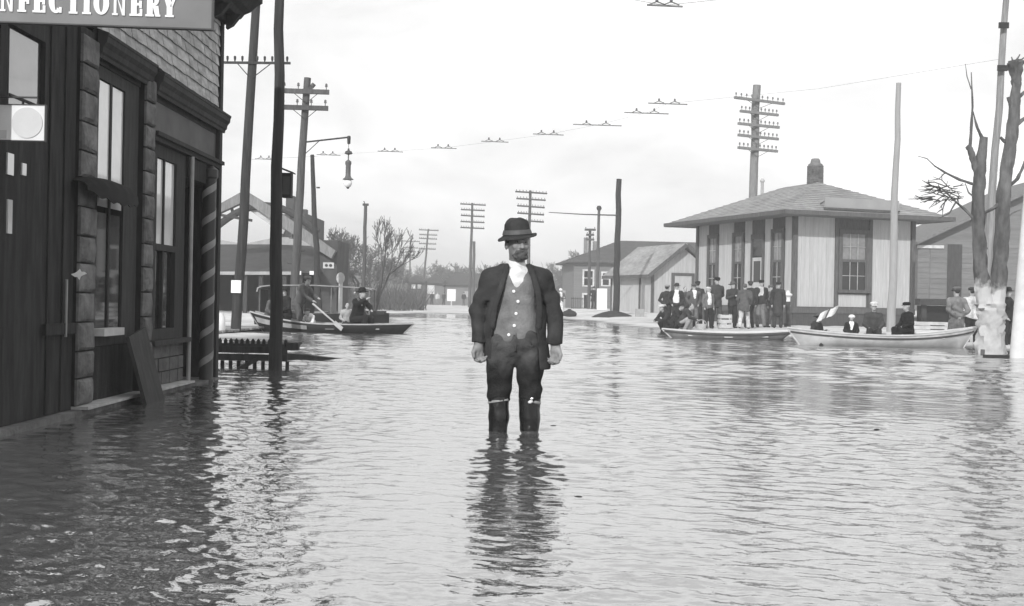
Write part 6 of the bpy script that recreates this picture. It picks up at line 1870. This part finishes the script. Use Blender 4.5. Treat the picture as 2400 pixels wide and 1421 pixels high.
for p, l, lab in (((918, 838), .055, "small dark chip floating left of the wading man"), ((1355, 1165), .022, "small dark chip floating right of the wading man's reflection"), ((1297, 999), .03, "tiny dark chip floating beside the wading man's boot"), ((2055, 1007), .025, "tiny dark twig floating far to the right of the wading man")):
    q = G(*p, .0); o = MB().lathe([(0, -.3 * l), (l * .7, -.15 * l), (l, .06 * l), (l * .6, .2 * l), (0, .22 * l)], n=9, sy=.6).build('floating_chip', M("wet_bark", .02, rough=.5), smooth=True); o.location = q; o.rotation_euler = (0, 0, .2); tag(o, lab, 'wood chip')
# ------------------------------------------------------------------ trees
bark_far = M("grey_bark", .085, rough=.95, var=.3, scale=4)
bark_dark = M("dark_bark", .12, rough=.95, var=.45, scale=7, bump=.9, bscale=16, stretch=(1, 1, .4), dirt=.3)
def grow(rng, p, d, L_, r, depth, out, spread=.55, up=.18, taper=.62, kids=(2, 3), twig=3):
    """limb split into two or three lighter limbs, down to twigs; out collects (points, radii, depth)"""
    n = 3 if depth > 1 else 2
    pts, q = [p.copy()], d.copy()
    for i in range(n):
        q = (q + Vector((rng.uniform(-1, 1), rng.uniform(-1, 1), rng.uniform(-.4, .8))) * .16).normalized()
        pts.append(pts[-1] + q * (L_ / n))
    r1 = r * taper
    out.append((pts, [r + (r1 - r) * i / n for i in range(n + 1)], depth))
    if depth == 0: return
    for k in range(rng.choice(kids) + (1 if depth <= 2 else 0)):
        a = rng.uniform(0, 2 * math.pi); s = spread * rng.uniform(.6, 1.3)
        t = q.orthogonal().normalized(); b = q.cross(t)
        nd = (q + (t * math.cos(a) + b * math.sin(a)) * s + Vector((0, 0, up))).normalized()
        f = rng.uniform(.45, 1.0) if k else 1.0
        i = max(1, int(f * n)); grow(rng, pts[i].copy(), nd, L_ * rng.uniform(.62, .85), r1 * rng.uniform(.6, .85), depth - 1, out, spread, up, taper, kids, twig)
def bare_tree(label, x, y, Ht, seed, mat, r=.16, depth=6, lean=(0, 0), group=None, up=.18, spread=.55, name='bare_tree', rmin=.014):
    rng = random.Random(seed)
    out = []
    d = Vector((lean[0], lean[1], 1)).normalized()
    grow(rng, Vector((0, 0, -.3)), d, Ht * .30, r, depth, out, spread, up)
    zm = max(p.z for pts, _, _ in out for p in pts); sc = Ht / zm
    T = thing(name, label, 'tree', (x, y, gz(x, y)), 0, group)
    tr, cr = MB(), MB()
    for pts, rad, dep in out:
        mb = tr if dep >= depth - 1 else cr
        mb.tube([p * sc for p in pts], [max(q, rmin) for q in rad], 6 if dep >= depth - 1 else (4 if dep > 1 else 3))
    tr.build('trunk', mat, T, smooth=True, fix=False)
    o = cr.build('crown', mat, T, smooth=True, fix=False)
    return T
g1 = "bare trees beyond the market"
specs = [(774, 556, 88, 11, "bare tree just right of the market's pier"), (800, 538, 96, 12, "broad bare tree standing behind the round pale sign"), (822, 552, 104, 13, "bare bushy tree left of the pale slim pole"), (842, 548, 92, 14, "bare tree crowding the pale slim pole's right"), (868, 572, 110, 15, "low bare tree between the slim pole and the leaning tree"), (790, 590, 82, 16, "low dark bare tree at the water behind the launch's bow"), (905, 600, 150, 17, "hazy bare tree behind the leaning tree's trunk"), (935, 612, 160, 18, "far hazy bare tree at the foot of the faintest telegraph pole")]
for px, ytop, Y, sd, lab in specs:
    t = P(px, ytop, Y); bare_tree(lab, t.x, Y, t.z + .2, sd, bark_far, r=.15, depth=7, group=g1, up=.05 if sd % 2 else .12, spread=.75, rmin=.017)
# the leaning forked tree
tb = P(872, 715, 70.0); tt = P(930, 520, 70.0)
bare_tree("slender leaning bare tree with a high fork, right of the pale slim pole", tb.x, 70.0, tt.z + .3, 31, bark_far, r=.20, depth=6, lean=(.40, 0), up=.22, spread=.42)
# far wood closing the street
g2 = "far bare trees closing the street"
for i, (px, ytop, Y) in enumerate(((1020, 622, 205), (1046, 608, 215), (1072, 616, 208), (1098, 640, 225), (1130, 622, 212), (1152, 612, 230), (1178, 630, 215), (1212, 640, 225), (1262, 628, 210), (1296, 618, 220), (1330, 590, 190), (985, 640, 230))):
    t = P(px, ytop, Y)
    lab = ["hazy bare tree above the far low shop", "tallest hazy bare tree above the white poster board", "hazy bare tree left of the doubled telegraph pole", "low hazy tree right behind the doubled telegraph pole", "hazy bare tree left of the wading man's shoulder", "hazy tree by the wading man's hat brim, left", "low hazy tree close by the wading man's cheek", "low hazy tree behind the wading man's head", "hazy tree right of the wading man's neck", "hazy tree above the cottage by the man's shoulder", "hazy bare tree left of the two-storey house", "low hazy tree behind the long dark shed"][i]
    bare_tree(lab, t.x, Y, t.z, 60 + i, bark_far, r=.2, depth=7, group=g2, spread=.8, up=.04, rmin=.036)
# scrub along the left bank: nobody could count the stems
rng = random.Random(77); sc = MB()
for _ in range(420):
    px = rng.uniform(765, 985); Y = rng.uniform(82, 150); x = XAT(px, Y, .5)
    if shore_signed(np.array([x]), np.array([Y]))[0] < .8: continue
    h = rng.uniform(.5, 1.9)
    for k in range(5):
        d = Vector((rng.uniform(-.6, .6), rng.uniform(-.6, .6), 1)) * h
        p = Vector((x + rng.uniform(-.5, .5), Y, gz(x, Y) - .1))
        sc.tube([p, p + d * .5, p + d + Vector((rng.uniform(-.3, .3), 0, 0))], [.05, .03, .012], 3)
tag(sc.build('scrub', bark_far, fix=False), "dull grey brush along the left bank under the bare trees", 'brush', kind='stuff')
wd = MB(); rng = random.Random(5)
for _ in range(2600):
    x = rng.uniform(-150, 130); Y = rng.uniform(240, 330); h = rng.uniform(4, 8.5)
    p = Vector((x, Y, 0))
    wd.tube([p, p + Vector((rng.uniform(-.4, .4), 0, h * .5)), p + Vector((rng.uniform(-1, 1), 0, h))], [.30, .22, .03], 3)
    for k in range(8):
        z = h * rng.uniform(.3, .9); a = rng.uniform(0, 6.28); l = rng.uniform(.8, 2.4)
        q = p + Vector((0, 0, z)); wd.tube([q, q + Vector((math.cos(a) * l, math.sin(a) * l, l * rng.uniform(.3, 1.0)))], [.11, .03], 3)
tag(wd.build('far_woods', bark_far, fix=False), "far grey bare woods along the horizon", 'woods', kind='stuff')
# ---- the pollarded, whitewashed, forked tree on the right
def forked_tree():
    Y = 26.0
    B0 = P(2321, 832, Y)
    T = thing('forked_tree', "tall forked tree with lopped dark limbs and whitewashed foot at the water", 'tree', (B0.x, Y, -.15))
    def path(pts, dy=0.0):
        return [P(x, y, Y + (dy[i] if hasattr(dy, '__len__') else dy)) - Vector((B0.x, Y, -.15)) for i, (x, y) in enumerate(pts)]
    s = Y / 2900.0
    F = {}
    def limb(pts, wpx, mat, name='limb', dy=0.0, n=12, par=T):
        q = path(pts, dy); rng = random.Random(len(pts) + int(pts[0][1]))
        P_, R_ = [], []
        for i in range(len(q) - 1):
            m_ = 5
            for j in range(m_):
                t = j / m_; P_.append(q[i].lerp(q[i + 1], t)); R_.append((wpx[i] + (wpx[i + 1] - wpx[i]) * t) / 2 * s)
        P_.append(q[-1]); R_.append(wpx[-1] / 2 * s)
        mb = MB(); mb.tube(P_, R_, n)
        k = 0
        for i in range(len(P_)):                     # knobbly bark
            for a in range(n):
                v_ = Vector(mb.v[k]); c = P_[i]
                f = 1 + .11 * math.sin(a * 2.1 + i * 1.3) + .09 * math.sin(a * 3.7 - i * .8) + rng.uniform(-.06, .06)
                mb.v[k] = tuple(c + (v_ - c) * f); k += 1
        return mb.build(name, mat, par, smooth=True, fix=False)
    # one bark material whose lowest metre and a half is limewashed, with a ragged upper edge
    bm = bark_dark.copy(); bm.name = "limewashed_bark"
    t = bm.node_tree; b = t.nodes["Principled BSDF"]; base = b.inputs['Base Color'].links[0].from_socket
    geo = t.nodes.new("ShaderNodeNewGeometry"); sx = t.nodes.new("ShaderNodeSeparateXYZ"); nz = t.nodes.new("ShaderNodeTexNoise"); nz.inputs['Scale'].default_value = 5.0; nz.inputs['Detail'].default_value = 6
    t.links.new(geo.outputs['Position'], sx.inputs[0]); t.links.new(geo.outputs['Position'], nz.inputs['Vector'])
    m1 = t.nodes.new("ShaderNodeMath"); m1.operation = 'MULTIPLY_ADD'; m1.inputs[1].default_value = -.75
    t.links.new(nz.outputs[0], m1.inputs[0]); t.links.new(sx.outputs[2], m1.inputs[2])
    mr = t.nodes.new("ShaderNodeMapRange"); mr.inputs[1].default_value, mr.inputs[2].default_value = .95, 1.12; mr.inputs[3].default_value, mr.inputs[4].default_value = 1.0, 0.0
    t.links.new(m1.outputs[0], mr.inputs[0])
    n3 = t.nodes.new("ShaderNodeTexNoise"); n3.inputs['Scale'].default_value = 9.0; n3.inputs['Detail'].default_value = 5
    t.links.new(geo.outputs['Position'], n3.inputs['Vector'])
    m3 = t.nodes.new("ShaderNodeMapRange"); m3.inputs[1].default_value, m3.inputs[2].default_value = .3, .5; m3.inputs[3].default_value, m3.inputs[4].default_value = .44, .50
    t.links.new(n3.outputs[0], m3.inputs[0])
    mx = t.nodes.new("ShaderNodeMix"); mx.data_type = 'FLOAT'
    t.links.new(mr.outputs[0], mx.inputs[0]); t.links.new(base, mx.inputs[2]); t.links.new(m3.outputs[0], mx.inputs[3])
    t.links.new(mx.outputs[0], b.inputs['Base Color'])
    limb([(2322, 850), (2321, 815), (2322, 770), (2323, 735), (2322, 712)], [76, 66, 58, 62, 66], bm, 'trunk', n=16)
    limb([(2318, 745), (2305, 690), (2297, 620), (2293, 540), (2293, 450), (2296, 400), (2306, 322)], [44, 36, 31, 29, 28, 26, 17], bm)
    limb([(2328, 745), (2338, 690), (2345, 600), (2350, 500), (2358, 400), (2371, 320), (2378, 250), (2382, 190)], [44, 36, 34, 31, 29, 27, 24, 19], bm)
    limb([(2382, 205), (2381, 180), (2379, 150), (2378, 142)], [20, 24, 38, 30], bm, 'lopped_head')
    limb([(2291, 405), (2281, 375), (2273, 348)], [17, 15, 14], bm, 'stub')
    limb([(2274, 350), (2266, 343)], [13, 11], bm, 'stub')
    limb([(2273, 348), (2276, 300), (2279, 250), (2276, 170)], [8, 6.5, 5, 2], bm, 'shoot', n=7)
    limb([(2304, 330), (2290, 300), (2280, 262)], [9, 6, 3], bm, 'shoot', n=7)
    limb([(2287, 434), (2250, 422), (2215, 405), (2190, 389)], [7, 6, 5, 3], bm, 'branch', n=7)
    limb([(2350, 470), (2330, 487), (2296, 505)], [10, 8, 6], bm, 'branch', n=7)
    limb([(2365, 436), (2384, 420), (2396, 395), (2410, 360)], [9, 8, 7, 6], bm, 'branch', n=7)
    limb([(2372, 300), (2392, 285), (2412, 270)], [12, 9, 7], bm, 'stub', n=8)
    limb([(2378, 235), (2395, 222), (2415, 205)], [11, 8, 6], bm, 'stub', n=8)
    limb([(2368, 345), (2352, 330), (2344, 322)], [10, 8, 6], bm, 'stub', n=8)
    limb([(2371, 260), (2362, 228)], [10, 7], bm, 'stub', n=8)
    for x0, y0, x1, y1 in ((2379, 146, 2390, 128), (2382, 148, 2402, 134), (2385, 152, 2410, 140), (2374, 146, 2370, 134)):
        limb([(x0, y0), (x1, y1)], [6, 2.5], bm, 'shoot', n=6)
    for pts, ws in (([(2396, 395), (2412, 340), (2408, 300)], [5, 3.5, 2]), ([(2293, 470), (2270, 452), (2262, 430)], [5, 3.5, 2]), ([(2352, 520), (2372, 500), (2392, 492)], [5, 3.5, 2]), ([(2276, 210), (2266, 180), (2262, 150)], [3, 2.2, 1.4]), ([(2240, 474), (2225, 500), (2200, 512)], [4, 3, 2]), ([(2190, 389), (2172, 372), (2150, 366)], [3, 2.2, 1.4]), ([(2215, 405), (2200, 420), (2175, 424)], [3, 2.2, 1.4])):
        limb(pts, ws, bm, 'shoot', n=6)
    for y in (585, 655):
        limb([(2304, y), (2314, y - 3)], [7, 5], bm, 'knot', n=7)
    # low broken branch with a spray of dead twigs, springing from the left limb
    rng = random.Random(8)
    limb([(2288, 520), (2262, 492), (2236, 470), (2214, 448), (2198, 436)], [7, 6, 5, 4, 3], bm, 'branch', n=7)
    tw = []
    for k in range(40):
        a = rng.choice((rng.gauss(math.pi, .45), rng.gauss(math.pi * .85, .5), rng.gauss(0, .6), rng.uniform(0, 6.28)))
        l = rng.uniform(10, 75) if math.cos(a) < 0 else rng.uniform(8, 40)
        x0, y0 = 2210 + rng.uniform(-26, 26), 450 + rng.uniform(-14, 22)
        x1, y1 = x0 + l * math.cos(a), y0 + l * math.sin(a) * .55 + .12 * l * rng.random()
        tw.append(((x0, y0), ((x0 + x1) / 2 + rng.uniform(-6, 6), (y0 + y1) / 2 + rng.uniform(-6, 6)), (x1, y1)))
        if l > 28:
            b_ = a + rng.choice((-.6, .6)); m_ = tw[-1][1]; l2 = l * .35
            tw.append((m_, (m_[0] + l2 * .5 * math.cos(b_) + rng.uniform(-2, 2), m_[1] + l2 * .3 * math.sin(b_)), (m_[0] + l2 * math.cos(b_), m_[1] + l2 * .6 * math.sin(b_))))
    cr = MB()
    for p in tw:
        dy = rng.uniform(-.5, .5)
        cr.tube(path(p, [0, dy * .5, dy]), [.013, .010, .005], 4)
    cr.build('crown', bark_far, T, fix=False)
forked_tree()
for px, w_, lab in ((2302, .10, "short dark stake at the forked tree's foot"),):
    q = P(px, 838, 25.6); tag(MB().tube([(q.x, 25.6, -.3), (q.x + .01, 25.6, .10)], .045, 8).build('stake', bark_dark, smooth=True), lab, 'stake')
q = G(2345, 838, 0); tag(MB().box(q.x - .30, q.y - .05, -.04, q.x + .40, q.y + .12, .045).build('mooring_log', M("wet_bark", .02, rough=.5)), "dark log floating between the forked tree and the white post", 'log')
# ------------------------------------------------------------------ thin smoke and damp over the flooded street
def haze():
    m = bpy.data.materials.new("haze_air"); m.use_nodes = True
    t = m.node_tree; t.nodes.clear()
    o = t.nodes.new("ShaderNodeOutputMaterial"); v = t.nodes.new("ShaderNodeVolumePrincipled")
    v.inputs['Color'].default_value = (.9, .9, .9, 1); v.inputs['Density'].default_value = HAZE
    t.links.new(v.outputs[0], o.inputs['Volume'])
    b = MB().box(-1600, -75, -1.6, 1600, 2700, 14.5).build('haze', m)
    tag(b, "thin pale haze filling the street", 'haze', kind='stuff')
HAZE = 0.0022
haze()
